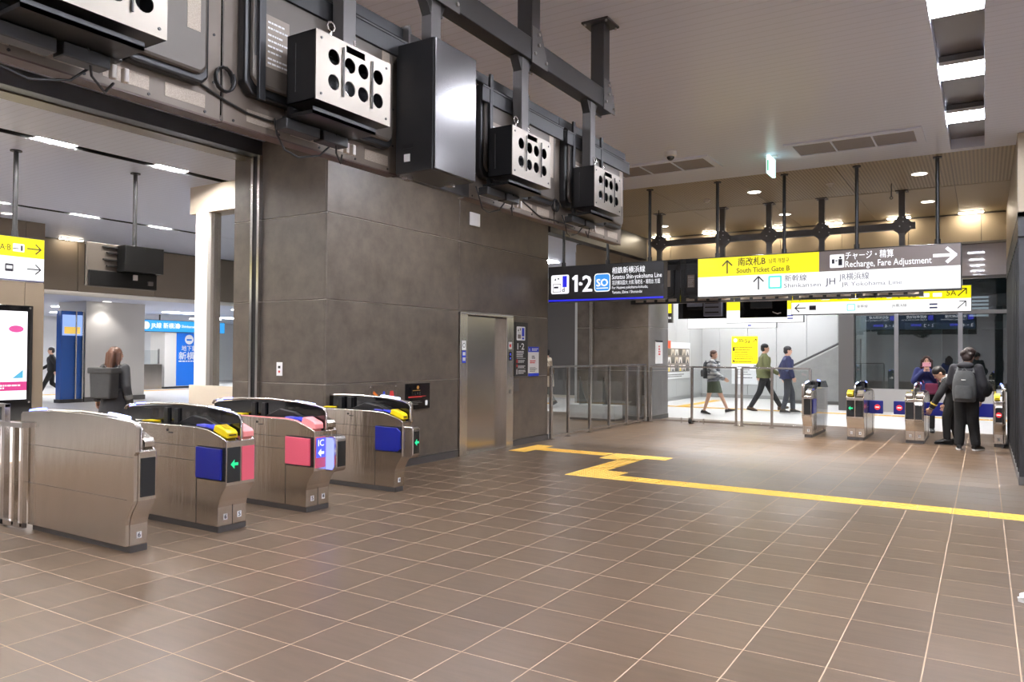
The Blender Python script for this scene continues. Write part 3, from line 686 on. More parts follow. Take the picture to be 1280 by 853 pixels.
# ================================================================== OVERHEAD DISPLAYS
# local frame of a display: its rear looks along +x, its width runs along +y, its foot at z = 0
def plate_with_holes(x, y0, y1, z0, z1, holes, t):
    bm = bmesh.new(); ed = []
    def loop(pts):
        vs = [bm.verts.new((x, p[0], p[1])) for p in pts]
        for i in range(len(vs)): ed.append(bm.edges.new((vs[i], vs[(i+1) % len(vs)])))
    loop([(y0, z0), (y1, z0), (y1, z1), (y0, z1)])
    for h in holes:
        if len(h) == 3: loop([(h[0]+h[2]*cos(2*pi*i/18), h[1]+h[2]*sin(2*pi*i/18)) for i in range(18)])
        else: loop([(h[0], h[1]), (h[2], h[1]), (h[2], h[3]), (h[0], h[3])])
    bmesh.ops.triangle_fill(bm, use_beauty=True, edges=ed)
    bmesh.ops.recalc_face_normals(bm, faces=bm.faces)
    r = bmesh.ops.extrude_face_region(bm, geom=list(bm.faces))
    for v in r['geom']:
        if isinstance(v, bmesh.types.BMVert): v.co.x -= t
    bmesh.ops.recalc_face_normals(bm, faces=bm.faces)
    bm.verts.index_update(); mb = MB().add([v.co.copy() for v in bm.verts], [[v.index for v in f.verts] for f in bm.faces]); bm.free(); return mb
def display(label, loc, rz, group, w=1.13, case=(.08, .74)):
    t = thing('display_unit', label, 'display', loc, rz, group)
    obj('rear_sheet', MB().box((0, .004, 0), (.012, w-.004, .74)), M_CASE, t, bevel=.003)
    obj('top_rail', MB().box((-.01, 0, .74), (.05, w, .80)), M_BLACKM, t, bevel=.004)
    obj('screen', MB().box((-.06, .01, .03), (-.002, w-.01, .78)), M_BLACKG, t)
    obj('bottom_edge', MB().box((-.06, 0, -.006), (.014, w, 0)), mat('bronze_edge', (78, 60, 54), .4), t)
    a, b = .07, w-.1
    obj('cover_base', MB().prism([(a+.04, .135), (b-.34, .135), (b-.34, .105), (b-.03, .105), (b, .135), (b, .72), (a, .72), (a, .18)], (.012, 0, 0), Y, Z, X*.055), M_BLACK, t, bevel=.012)
    cv = obj('rear_cover', MB().prism([(a+.055, .175), (b-.36, .175), (b-.36, .135), (b-.05, .135), (b-.022, .165), (b-.022, .70), (a+.022, .70), (a+.022, .21)], (.06, 0, 0), Y, Z, X*.03), M_COVER, t, bevel=.018)
    fc = Face((.0905, 0, 0), Y, Z, cv, world=False)
    fc.rect('type_label', a+.09, .27, a+.22, .5, mat('label_grey', (150, 138, 126), .5), 0, .001); fc.lines('fine_print', a+.1, a+.21, [.285, .305, .335, .36, .385, .41, .44, .465], .008, M_PAPER, .001, seed=int(loc[1]*10))
    fc.rect('vent_strip', b-.12, .3, b-.06, .66, M_PERFM, 0, .001); fc.rect('vent_strip', a+.03, .3, a+.05, .66, M_DGREY, 0, .001)
    for q in (.1, .5): obj('mount_rail', MB().box((.09, w*q, .11), (.108, w*q+.035, .79)), M_BLACK, t, bevel=.003)
    obj('mount_channel', MB().box((.088, .03, .60), (.104, w-.03, .70)), M_BLACK, t, bevel=.003); obj('mount_channel', MB().box((.1045, .03, .69), (.109, w-.03, .70)), M_DGREY, t)
    f0 = Face((.012, 0, 0), Y, Z, t, world=False)
    for k in range(4): f0.rect('vent_grille', (.11+.22*k)*w, .03, (.27+.22*k)*w, .085, M_PERFM, 0, .0015)
    for k in range(5): f0.disc('screw', (.05+.22*k)*w, .016, .006, M_BLACK, 0, .003, 8)
    for z in (.15, .35, .6): f0.disc('screw', w-.04, z, .006, M_BLACK, 0, .003, 8)
    obj('connector_box', MB().box((.014, b-.52, .085), (.06, b-.36, .15)), M_BLACK, t, bevel=.006)
    obj('connector_box', MB().box((.014, b-.7, .07), (.07, b-.55, .14)), M_DGREY, t, bevel=.006)
    return t
M_PERFM = mat('vent_mesh', (168, 156, 142), .5, .3, noise=.25, nscale=260)
def control_box(label, loc, rz, group):
    # foot at its lower rear left corner: x 0..-.. forward, y width .475, z .30
    t = thing('control_box', label, 'control box', loc, rz, group)
    w, h, d = .475, .30, .17
    sh = MB().box((0, 0, 0), (d, .006, h)).box((0, w-.006, 0), (d, w, h)).box((0, 0, h-.005), (d, w, h)).box((0, 0, 0), (d, w, .005)).box((0, 0, 0), (.006, w, h))
    obj('case', sh, M_BLACK, t)
    hs = []
    for yy in (.105, .205, .29, .39):
        for zz in (.10, .21): hs.append((yy, zz, .034))
    hs.append((.18, .258, .30, .288))
    hs = [hh for hh in hs if not (len(hh) == 3 and hh[1] > .2 and hh[0] in (.205, .29))]+[(.205, .205, .034), (.29, .205, .034)]
    fp_ = obj('face_plate', plate_with_holes(d+.006, 0, w, 0, h, hs, .006), M_FACE, t)
    obj('inner_board', MB().box((.05, .03, .03), (.06, w-.03, h-.03)), M_DISP, t)
    obj('fan', MB().cyl((.1, .22, .075), (.13, .22, .075), .03, 14), M_PAPER, t); obj('fan', MB().cyl((.1, .22, .185), (.13, .22, .185), .03, 14), M_PAPER, t)
    for yy in (.16, .345): obj('strap', MB().cyl((d+.012, yy, .05), (d+.012, yy, .27), .004, 6), M_DGREY, t)
    for yy, zz in ((.03, .03), (.03, .27), (w-.03, .03), (w-.03, .27)): obj('screw', MB().cyl((d+.006, yy, zz), (d+.009, yy, zz), .006, 8), M_DGREY, t)
    obj('top_bracket', MB().prism([(0, 0), (d, 0), (d*.2, .05), (0, .05)], (0, w-.09, h), X, Z, Y*.085), M_FACE, t); obj('eye_bolt', MB().tube([(.1, .16, h), (.1, .16, h+.06)]+[(.1, .16+.022*sin(a/8*2*pi), h+.08-.022*cos(a/8*2*pi)) for a in range(9)], .005, 6), M_STEEL2, t)
    obj('eye_bolt', MB().cyl((.1, .31, h), (.1, .31, h+.07), .006, 8), M_STEEL2, t)
    obj('side_rib', MB().box((.05, -.004, .05), (.055, 0, .26)), M_DGREY, t)
    # shelf with sockets below the box
    obj('shelf', MB().box((-.05, .02, -.05), (d-.03, w-.06, -.035)).box((d-.035, .02, -.05), (d-.03, w-.06, -.02)).box((-.02, .02, -.05), (0, .05, 0)).box((-.02, w-.1, -.05), (0, w-.07, 0)), M_BLACK, t)
    obj('power_unit', MB().box((-.07, .0, -.1), (-.0, .2, -.052)), M_BLACKM, t, bevel=.005); obj('power_unit', MB().box((-.07, .22, -.1), (-.0, .38, -.052)), M_BLACKM, t, bevel=.005)
    obj('cable', MB().tube([(-.1, .02, -.04), (-.06, .0, -.12), (-.08, .06, -.17), (-.1, .16, -.18), (-.11, .3, -.14), (-.1, .36, -.08)], .005, 6), M_CABLE, t, smooth=True)
    obj('cable', MB().tube([(.0, .3, -.05), (-.03, .33, -.13), (-.07, .4, -.16), (-.12, .46, -.1)], .005, 6), M_CABLE, t, smooth=True)
    for k in range(2): obj('plug', MB().box((-.06, .405+.045*k, -.11), (-.035, .425+.045*k, -.06)), M_WHITE, t, bevel=.004)
    return t
GD = 'display units seen from behind over the left gates'
ZD, XD = 2.49, -2.75
for y, lb in ((-.2, 'display unit at the near end of the left row, partly out of frame'), (.94, 'display unit behind the nearest control box at top left'), (2.075, 'display unit left of the black cabinet, behind the second control box'), (3.87, 'display unit right of the black cabinet, behind the third control box'), (5.005, 'display unit at the far end of the left row')):
    display(lb, (XD, y, ZD), 0, GD, 1.13 if y < 4.9 else 1.235)
GB = 'perforated control boxes over the left gates'
for y, lb in ((1.12, 'perforated steel control box cut by the top left edge'), (2.285, 'perforated steel control box left of the tall black cabinet'), (3.865, 'perforated steel control box right of the tall black cabinet'), (5.0, 'farthest perforated steel control box of the left row')):
    control_box(lb, (-2.58, y, 2.59), 0, GB)
# tall black cabinet
t = thing('equipment_cabinet', 'tall black cabinet with a grey face reflecting a lamp, between control boxes', 'cabinet', (XD, 3.1, 2.46))
obj('body', MB().box((.09, .0, 0), (.34, .375, .69)), M_BLACKM, t, bevel=.006)
obj('front_sheet', MB().box((.34, .003, .004), (.352, .372, .686)), M_CAB, t, bevel=.003)
obj('back_plate', MB().box((.0, .1, .02), (.03, .77, .84)), M_DGREY, t, bevel=.004); obj('edge_strip', MB().box((-.02, .1, .02), (.09, .118, .84)), M_MGREY, t)
obj('label', MB().box((.15, -.002, .06), (.19, .0, .10)), M_PAPER, t); obj('vent', MB().box((.14, -.002, .13), (.21, 0, .15)), M_BLACK, t)
obj('latch', MB().box((.1, .04, -.02), (.14, .09, 0)), M_STEEL2, t); obj('latch', MB().box((.2, .28, -.02), (.24, .33, 0)), M_STEEL2, t)
obj('lug', MB().prism([(0, 0), (.1, 0), (.02, .06)], (.12, .3, .69), X, Z, Y*.05), M_BLACKM, t)
# cables along the foot of the row
def cable(label, pts, r=.005):
    return tag(obj('cable', MB().tube(pts, r, 6), M_CABLE, smooth=True), label, 'cable')
cable('pair of thin black cables sagging along the foot of the left displays', [(XD+.02, 1.72+.12*k, ZD+.17-.10*sin(min(1, k/5)*pi/2)+.012*sin(k*1.1)) for k in range(10)], .006)
cable('black cable running below the farther displays', [(XD+.02, 4.3+.1*k, ZD+.12-.02*k+.012*sin(k*.9)) for k in range(6)]+[(XD+.02, 4.9+.1*k, ZD+.02+.002*sin(k)) for k in range(5)], .005)
for y, z, rr, lb in ((2.07, 2.66, .045, 'coiled black cable hanging left of the second control box'), (4.98, 2.62, .04, 'coiled black cable hanging left of the farthest control box')):
    tag(obj('cable_coil', MB().tube([(XD+.022+.0006*i, y+rr*cos(i*.5), z+rr*1.15*sin(i*.5)) for i in range(40)], .005, 6), M_CABLE, smooth=True), lb, 'cable')
tag(obj('tie_mount', MB().cyl((XD+.012, 1.78, 2.63), (XD+.04, 1.78, 2.63), .022, 14), M_PAPER), 'small white round cable clip under the nearest display', 'clip')

# hanging frame of posts, beam and hangers (left row along y, far row along x)
def hanging_frame(label, loc, rz, length, posts, hangers, zb, group=None, pw=.057, hz=2.9, diamond=False, bh=.15, M_DGREY=M_DGREY):
    # local: beam along y at z=zb, ceiling at CE, hangers stand at x=0
    t = thing('steel_truss', label, 'frame', loc, rz, group)
    obj('beam', MB().box((-pw, 0, zb), (pw, length, zb+bh)), M_DGREY, t, bevel=.005)
    for y in posts:
        p = obj('post', MB().box((-pw, y-pw, zb+.1), (pw, y+pw, CE-.015)), M_DGREY, t, bevel=.006)
        obj('ceiling_plate', MB().box((-pw*2, y-pw*2, CE-.016), (pw*2, y+pw*2, CE)), M_DGREY, p, bevel=.002)
        for a, b in ((1, 1), (1, -1), (-1, 1), (-1, -1)): obj('bolt', MB().cyl((a*pw*1.6, y+b*pw*1.6, CE-.03), (a*pw*1.6, y+b*pw*1.6, CE-.016), .01, 6), M_BOLT, p)
        for sx in (-1, 1):
            pts = [(-.06, -.015), (.15, -.015), (.15, .03), (.055, .23), (-.06, .23)]
            if diamond: pts = [(-.15, .02), (-.05, -.06), (.05, -.06), (.15, .02), (.15, .09), (.055, .2), (-.055, .2), (-.15, .09)]
            g = obj('gusset', MB().prism(pts, (sx*pw, y, zb), Y, Z, X*sx*.008), M_MGREY if not diamond else M_DGREY, p, bevel=.002)
            for a, b in ((-.03, .05), (.12, .03), (.02, .12), (.02, .19)): obj('bolt', MB().cyl((sx*(pw+.008), y+a, zb+b), (sx*(pw+.02), y+a, zb+b), .012, 6), M_BOLT, g)
    for y in hangers:
        h = obj('hanger', MB().box((-.036, y-.042, 3.16 if abs(y-3.72) < .01 and not diamond else hz), (.036, y+.042, zb)), M_MGREY, t, bevel=.004)
        for s in (-1, 1): obj('hanger_bracket', MB().prism([(0, 0), (.05, 0), (0, -.09)], (-.03, y+s*.042, zb), Y*s, Z, X*.06), M_DGREY, h)
    return t
hanging_frame('dark steel hanging frame with posts, beam and hangers over the left gates', (-2.6, -.4, 0), 0, 6.04, [1.1, 3.75, 4.78, 5.97-.07], [1.75, 3.05, 3.72, 4.68, 5.7], 3.46)
# far row: rear sides of five displays, its own frame
GFD = 'far display units seen from behind over the far gates'
for k, lb in enumerate(('leftmost far display unit above the black sign', 'second far display unit from the left, cables showing in the gap between signs', 'third far display unit behind the yellow sign', 'fourth far display unit behind the grey half of the sign', 'rightmost far display unit behind the arrow end of the sign')):
    d = display(lb, (-5.72+.985*k, 13.5, 2.46), R9, GFD, .98)
    for c in d.children:
        if c.name.startswith(('rear_sheet', 'rear_cover')): c.data.materials[0] = M_BLACKM
t = hanging_frame('far hanging frame of grey posts with diamond gussets behind the signs', (-5.32, 13.56, 0), R9, 4.4, [.15, 1.34, 2.15, 3.01, 4.21], [.15, 1.34, 2.15, 3.01, 4.21], 3.53, diamond=True, hz=3.2, pw=.045, bh=.11, M_DGREY=M_TRUSS2)
t = thing('control_box', 'black control box with cables in the gap between the two front signs', 'control box', (-4.35, 13.2, 2.5))
obj('case', MB().box((.0, .0, .04), (.42, .2, .62)), M_BLACK, t, bevel=.01); obj('case_back', MB().box((.1, -.03, .1), (.38, .0, .56)), M_DISP, t, bevel=.01)
obj('cable', MB().tube([(.08, -.04, .6), (.07, -.05, .3), (.1, -.05, .15), (.3, -.05, .12), (.33, -.05, .3), (.32, -.05, .5)], .012, 6), M_CABLE, t, smooth=True); obj('label', MB().box((.34, -.035, .3), (.36, -.03, .4)), M_PAPER, t); obj('mount', MB().box((.05, .2, .55), (.1, .35, .7)), M_DGREY, t)
# fronts of the far row: lit departure boards facing the outer hall (mirrored in the glass wall)
for k, (a, b, c) in enumerate((('3・4', '東急新横浜線', 'Tokyu Shin-yokohama Line'), ('1・2', '相鉄新横浜線', 'Sotetsu Shin-yokohama Line'), ('3・4', '東急新横浜線', 'Tokyu Shin-yokohama Line'), ('1・2', '相鉄新横浜線', 'Sotetsu Shin-yokohama Line'))):
    x1 = -.24-1.12*k
    if k == 3: break
    t = thing('departure_board', ['rightmost', 'middle', 'leftmost'][k]+' dark lit board on the back of the long far sign', 'board', (x1, 17.67, 2.4), 0, 'boards on the back of the far sign')
    obj('cabinet', MB().box((-1.11, 0, 0), (0, .04, .52)), M_BLACK, t)
    f = Face((x1, 17.71, 2.4), -X, Z, t); f.rect('screen', .01, .01, 1.1, .51, mat('board_screen', (46, 56, 80), .3, emit=.6), 0, .002)
    f.rrect('line_mark', .05, .3, .2, .45, .03, mat('board_mark', (90, 90, 255), .4, emit=1.6), .002, .002); f.text(b, .24, .37, .1, mat('board_letter', (250, 250, 255), .4, emit=2.2), .006, h=.005); f.text(c, .24, .29, .065, MATS['board_letter'], .002, h=.005); f.text(a, .06, .07, .15, MATS['board_letter'], .008, h=.005); f.rect('band', .4, .1, .7, .17, MATS['board_mark'], .002, .002)
# ================================================================== HANGING SIGNS
def sign_box(label, x0, x1, y, z0, z1, poles, cat='sign', d=.16, facing=-1, case=M_DGREY, ztop=CE, group=None):
    t = thing('hanging_sign', label, cat, ((x0+x1)/2, y, z0), 0, group)
    obj('case', MB().box((x0, min(y, y-facing*d), z0), (x1, max(y, y-facing*d), z1)), case, t, bevel=.004, world=True)
    yc = y-facing*d/2
    for px in poles:
        p = obj('pole', MB().cyl((px, yc, z1-.01), (px, yc, ztop), .024, 12), M_BLACKM, t, smooth=True, world=True)
        obj('ceiling_flange', MB().cyl((px, yc, ztop-.015), (px, yc, ztop), .055, 14), M_BLACKM, p, world=True)
        obj('pole_foot', MB().cyl((px, yc, z1), (px, yc, z1+.07), .036, 12), M_BLACKM, p, world=True)
    f = Face((x0, y, z0), X, Z, t) if facing < 0 else Face((x1, y, z0), -X, Z, t)
    return t, f
# black platform sign
t, f = sign_box('black hanging sign with white 1·2 and the blue SO mark beside the lift block', -6.345, -4.27, 11.4, 2.39, 2.995, (-6.09, -5.27, -4.54))
W_, H_ = 2.075, .605
f.rect('face_sheet', .01, .04, W_-.01, H_-.01, M_SDARK, 0, .004)
f.rect('blue_band', .01, .012, W_-.01, .04, M_SBLUE, 0, .005)
p = f.rrect('lift_symbol', .06, .14, .40, .46, .03, M_SLET, .004, .003)
f.rrect('lift_symbol_print', .09, .17, .25, .31, .01, M_SGREY, .007, .001, p); f.rrect('lift_symbol_inner', .10, .18, .24, .30, .01, M_SLET, .008, .001, p)
f.lines('lift_symbol_print', .115, .225, [.235], .03, M_INK, .009, p); f.rect('blue_print', .28, .25, .36, .44, M_SBLUE, .007, .001, p); f.text('d', .27, .17, .11, M_INK, .012, h=.008, parent=p)
f.poly('arrow', [(.12, .37), (.16, .37), (.14, .41)], M_INK, .007, .001, p); f.poly('arrow', [(.18, .41), (.22, .41), (.20, .37)], M_INK, .007, .001, p)
f.poly('lettering', [(.505, .165), (.565, .165), (.565, .445), (.515, .445), (.455, .395), (.475, .36), (.505, .378)], M_SLET, .004, .001); f.text('·', .585, .165, .38, M_SLET, .02); f.text('2', .65, .165, .38, M_SLET, .014, width=.185)
p = f.rrect('line_mark', .87, .15, 1.16, .45, .05, M_SLET, .004, .002); f.rrect('line_mark_field', .885, .165, 1.145, .435, .04, M_SOBL, .006, .002, p)
f.text('SO', 1.015, .24, .17, M_SLET, .018, center=True, h=.009, parent=p, width=.21); f.rect('line_mark_bar', .91, .20, 1.12, .215, M_SLET, .008, .001, p)
f.text('相鉄新横浜線', 1.19, .445, .115, M_SLET, .003, width=.57); f.text('Sotetsu Shin-yokohama Line', 1.19, .345, .105, M_SLET, .003, width=.85)
f.text('羽沢横浜国大 大和 海老名・湘南台 方面', 1.19, .255, .08, M_SLET, .001, width=.82); f.text('For Hazawa yokohama-kokudai,', 1.19, .185, .065, M_SLET, .001, width=.62); f.text('Yamato, Ebina / Shonandai', 1.19, .11, .065, M_SLET, .001, width=.52)
# yellow, grey and white direction sign
t, f = sign_box('wide lit sign with yellow gate panel, grey recharge panel and white line strip', -3.735, -.246, 11.4, 2.38, 2.99, (-3.45, -2.47, -1.5, -.52))
W_, H_ = 3.489, .61
f.rect('white_panel', .012, .02, W_-.012, .315, M_SWHITE, 0, .006)
f.rect('yellow_panel', .012, .315, 1.757, H_-.012, M_SYEL, 0, .006)
f.rect('grey_panel', 1.757, .315, W_-.012, H_-.012, M_SGREY, 0, .006)
f.arrow(.46, .45, .19, pi/2, M_INKY, .1, .008)
f.text('南改札B', .62, .47, .13, M_INKY, .009, h=.008, width=.40); f.text('South Ticket Gate B', .60, .355, .105, M_INKF, .008, h=.008, width=.76); f.text('남쪽 개찰구', 1.07, .48, .075, M_INKF, .003, h=.008, width=.28)
f.arrow(.92, .19, .19, pi/2, M_INK, .1, .008)
p = f.rrect('bullet_train_mark', 1.06, .1, 1.25, .29, .015, M_SCYAN, .006, .002); f.rrect('mark_field', 1.085, .125, 1.225, .265, .01, M_SWHITE, .008, .001, p)
f.text('新幹線', 1.29, .205, .1, M_INKG, .004, h=.008, width=.30); f.text('Shinkansen', 1.28, .11, .085, M_INKG, 0, h=.008, width=.5)
f.text('JH', 1.84, .13, .13, M_INKG, .005, h=.008, width=.13); f.text('JR横浜線', 2.02, .19, .11, M_INKG, .003, h=.008, width=.38); f.text('JR Yokohama Line', 2.05, .1, .08, M_INKG, 0, h=.008, width=.75)
p = f.rrect('recharge_symbol', 1.90, .36, 2.085, .545, .012, M_SLET, .006, .002)
f.rect('symbol_print', 1.925, .42, 1.96, .48, M_INK, .008, .001, p); f.rect('symbol_print', 1.97, .45, 2.0, .465, M_INK, .008, .001, p); f.disc('symbol_print', 2.035, .50, .016, M_INK, .008, .001, 12, p); f.rect('symbol_print', 2.01, .39, 2.06, .48, M_INK, .008, .001, p)
f.text('チャージ・精算', 2.10, .475, .12, M_SLET, .008, h=.008, width=.60); f.text('Recharge, Fare Adjustment', 2.10, .36, .125, M_SLET, .006, h=.008, width=1.05)
f.arrow(3.29, .455, .25, 0, M_SLET, .17, .008)
# far row of signs in the outer hall
t, f = sign_box('long yellow and white sign beyond the far gates, arrows at both ends', -3.62, -.21, 17.5, 2.40, 2.93, (-3.0, -1.9, -.8))
f.rect('white_panel', .01, .015, 3.4, .27, M_SWHITE, 0, .006); f.rect('yellow_panel', .01, .27, 3.4, .52, M_SYEL, 0, .006)
f.arrow(.2, .15, .22, pi, M_INK, .1, .008); f.rrect('mail_symbol', .38, .1, .52, .2, .01, M_INKG, .006, .001); f.arrow(.12, .39, .2, radians(135), M_INKY, .1, .008)
f.text('1A', .5, .32, .15, M_INKY, 0, h=.008); f.text('2~7  8~10', .95, .32, .15, M_INKF, .004, h=.008, width=.9); f.arrow(2.07, .38, .2, radians(135), M_INKY, .1, .008); f.text('3B', 2.3, .31, .15, M_INKY, 0, h=.008)
f.text('5A', 2.98, .33, .15, M_INKY, .002, h=.008); f.arrow(3.25, .39, .2, radians(45), M_INKY, .1, .008); f.arrow(3.24, .14, .2, radians(45), M_INK, .08, .008)
for a, b in ((.62, .8), (1.18, 1.36), (1.9, 2.0), (2.5, 2.68), (2.74, 2.9)): f.rrect('white_field', a, .31, b, .39, .01, M_SWHITE, .006, .001)
f.rrect('train_mark', 1.14, .07, 1.3, .21, .01, M_SCYAN, .006, .002); f.rrect('mark_field', 1.155, .085, 1.285, .195, .005, M_SWHITE, .008, .001); f.text('新幹線', 1.34, .13, .07, M_INKG, 0, h=.008); f.text('JR横浜線', 2.0, .13, .07, M_INKG, 0, h=.008)
f.rect('bar_symbol', 2.68, .15, 2.82, .18, M_NAVY, .006, .002); f.rect('bar_symbol', 2.68, .08, 2.82, .11, M_NAVY, .006, .002)
t, f = sign_box('white and yellow lit sign behind the right hanging television', -5.95, -3.95, 20.6, 2.37, 2.95, (-5.4, -4.4), d=.12)
f.rect('white_panel', .01, .01, 1.99, .34, M_SWHITE, 0, .006); f.rect('yellow_panel', .01, .34, 1.99, .57, M_SYEL, 0, .006); f.rect('bar_symbol', 1.6, .16, 1.74, .19, M_NAVY, .006, .002); f.rect('bar_symbol', 1.6, .09, 1.74, .12, M_NAVY, .006, .002)
t, f = sign_box('farthest white lit sign under the left hanging television', -8.05, -5.3, 23.6, 2.34, 2.95, (-7.2, -6.0), d=.12)
f.rect('white_panel', .01, .01, 2.74, .36, M_SWHITE, 0, .006); f.rect('yellow_panel', .01, .36, 2.74, .6, M_SYEL, 0, .006); f.rect('print', 1.9, .06, 2.0, .1, M_NAVY, .006, .002)
t, f = sign_box('short yellow and black sign at the edge of the far pillar', -7.8, -6.9, 19.0, 2.34, 2.95, (-7.4,), d=.12)
f.rect('yellow_panel', .01, .25, .89, .59, M_SYEL, 0, .006); f.rect('black_panel', .01, .01, .89, .25, M_SDARK, 0, .006); f.text('● Gate', .55, .1, .11, M_SLET, .004, h=.008)
def hung_tv(label, x0, x1, y, z0, z1, dev):
    t = thing('hanging_television', label, 'television', ((x0+x1)/2, y, z0))
    obj('rear_shell', MB().box((x0, y, z0), (x1, y+.06, z1)), M_BLACKG, t, bevel=.008, world=True)
    obj('rear_box', MB().box((x0+.25, y-.07, z0+.2), (x1-.3, y, z1-.06)), M_DISP, t, bevel=.01, world=True)
    obj('pole', MB().cyl(((x0+x1)/2, y+.03, z1-.02), ((x0+x1)/2, y+.03, CE), .035, 12), M_BLACKM, t, smooth=True, world=True)
    if dev:
        b = obj('media_box', MB().box((x1-.5, y-.12, z0+.05), (x1-.08, y-.005, z0+.42)), mat('media_grey', (128, 134, 150), .4), t, bevel=.01, world=True)
        for z in (.12, .24, .34): obj('media_slot', MB().box((x1-.46, y-.124, z0+z), (x1-.14, y-.119, z0+z+.03)), M_BLACK, b, world=True)
        obj('media_box', MB().box((x0+.25, y-.1, z0+.28), (x0+.62, y-.071, z0+.42)), MATS['media_grey'], t, bevel=.006, world=True)
    else: obj('cable', MB().tube([(x1-.3, y-.02, z0+.12), (x1-.2, y-.03, z0+.08), (x1-.12, y-.02, z0+.1)], .012, 6), M_PAPER, t, world=True)
hung_tv('left hanging television back with grey media boxes over the outer hall', -6.2, -5.05, 17.5, 2.36, 3.0, True)
hung_tv('right hanging television back, plain dark, over the outer hall', -4.74, -3.71, 17.5, 2.36, 3.0, False)
# left hall: sign and television hang from the ceiling, facing the hall along x
t = thing('hanging_sign', 'yellow and white lit sign with A·B and arrows at the left edge', 'sign', (-10.77, 4.9, 2.43))
obj('case', MB().box((-10.93, 3.2, 2.43), (-10.77, 5.39, 3.005)), M_DGREY, t, bevel=.004, world=True)
p = obj('pole', MB().cyl((-10.85, 5.05, 3.0), (-10.85, 5.05, CE), .03, 12), M_BLACKM, t, smooth=True, world=True); obj('ceiling_flange', MB().cyl((-10.85, 5.05, CE-.015), (-10.85, 5.05, CE), .07, 14), M_BLACKM, p, world=True); obj('pole_foot', MB().cyl((-10.85, 5.05, 3.0), (-10.85, 5.05, 3.09), .04, 12), M_BLACKM, p, world=True)
f = Face((-10.77, 3.2, 2.43), Y, Z, t)
f.rect('white_panel', .01, .01, 2.18, .31, M_SWHITE, 0, .006); f.rect('yellow_panel', .01, .31, 2.18, .565, M_SYEL, 0, .006)
f.arrow(2.05, .43, .17, 0, M_INKY, .09, .008); f.arrow(2.05, .16, .17, 0, M_INK, .09, .008); f.text('A·B', 1.635, .385, .11, M_INKY, .003, h=.008, width=.13)
p = f.rrect('symbol_field', 1.79, .375, 1.93, .48, .01, M_SWHITE, .006, .002); f.rect('symbol_print', 1.885, .39, 1.91, .46, M_INK, .008, .001, p); f.rect('symbol_print', 1.79, .41, 1.86, .42, M_INK, .008, .001, p)
f.rrect('train_symbol', 1.70, .11, 1.80, .21, .01, M_INK, .006, .002); f.rect('train_window', 1.715, .145, 1.785, .185, M_SWHITE, .008, .001); f.rect('white_panel_edge', .01, 0, 2.18, .006, M_NAVY, .001, .004)
t = thing('hanging_television', 'hanging television with its dark back and tan brackets in the left hall', 'television', (-10.77, 6.6, 2.43))
obj('rear_shell', MB().box((-10.80, 5.95, 2.43), (-10.76, 7.02, 3.06)), M_COVER, t, bevel=.01, world=True)
obj('cover_base', MB().box((-10.76, 5.97, 2.44), (-10.73, 7.01, 2.665)), mat('television_black', (8, 8, 8), .5, spec=.25), t, bevel=.01, world=True)
obj('rear_box', MB().box((-10.76, 6.39, 2.67), (-10.55, 7.0, 3.05)), mat('television_black', (8, 8, 8), .5, spec=.25), t, bevel=.008, world=True)
for k, (a, z) in enumerate(((6.17, 3.0), (6.23, 2.92), (6.18, 2.82), (6.23, 2.73))): obj('bracket_bar', MB().box((-10.76, a, z), (-10.73, 6.4, z+.02)), M_BLACK, t, world=True)
p = obj('pole', MB().cyl((-10.70, 6.62, 3.05), (-10.70, 6.62, CE), .03, 12), M_BLACKM, t, smooth=True, world=True); obj('ceiling_flange', MB().cyl((-10.70, 6.62, CE-.015), (-10.70, 6.62, CE), .07, 14), M_BLACKM, p, world=True)
obj('screen', MB().box((-10.86, 5.97, 2.45), (-10.80, 7.0, 3.04)), M_BLACKG, t, bevel=.008, world=True)
obj('plug', MB().box((-10.73, 6.62, 2.56), (-10.7, 6.68, 2.64)), M_PAPER, t, world=True); obj('plug', MB().box((-10.73, 6.85, 2.5), (-10.7, 6.93, 2.56)), M_MGREY, t, world=True)
# advertising screen on the tan pillar
t = thing('advertising_screen', 'tall lit advertising screen in a black frame on the tan pillar', 'screen', (-16.58, 7.4, .1))
obj('frame', MB().box((-16.6, 6.4, .1), (-16.55, 8.08, 2.42)), M_BLACKG, t, bevel=.01, world=True)
f = Face((-16.55, 6.4, .1), Y, Z, t)
f.rect('screen', .12, .42, 1.57, 2.2, mat('ad_screen', (246, 244, 250), .3, emit=1.3), 0, .004)
f.rect('magenta_band', .12, .60, 1.57, .78, mat('ad_magenta', (206, 60, 130), .3, emit=1.0), .004, .002); f.lines('fine_print', .5, 1.5, [.64, .69], .03, M_SWHITE, .007)
f.poly('oval_mark', [(1.36+.14*cos(a*pi/10), 1.84+.07*sin(a*pi/10)) for a in range(20)], mat('ad_pink', (226, 90, 160), .3, emit=.9), .004, .002); f.poly('ad_picture', [(.9, 1.15), (1.05, 1.3), (.9, 1.36), (.5, 1.36), (.5, 1.1)], mat('ad_beige', (206, 170, 130), .4, emit=.6), .004, .002)
f.poly('ad_picture', [(1.3, .85), (1.5, .85), (1.5, 1.02), (1.42, .95)], mat('ad_teal', (60, 130, 160), .4, emit=.6), .004, .002)
for a, b in ((1.62, 2.27), (1.62, .36)): f.disc('screw', a, b, .02, M_BOLT, 0, .01, 10)
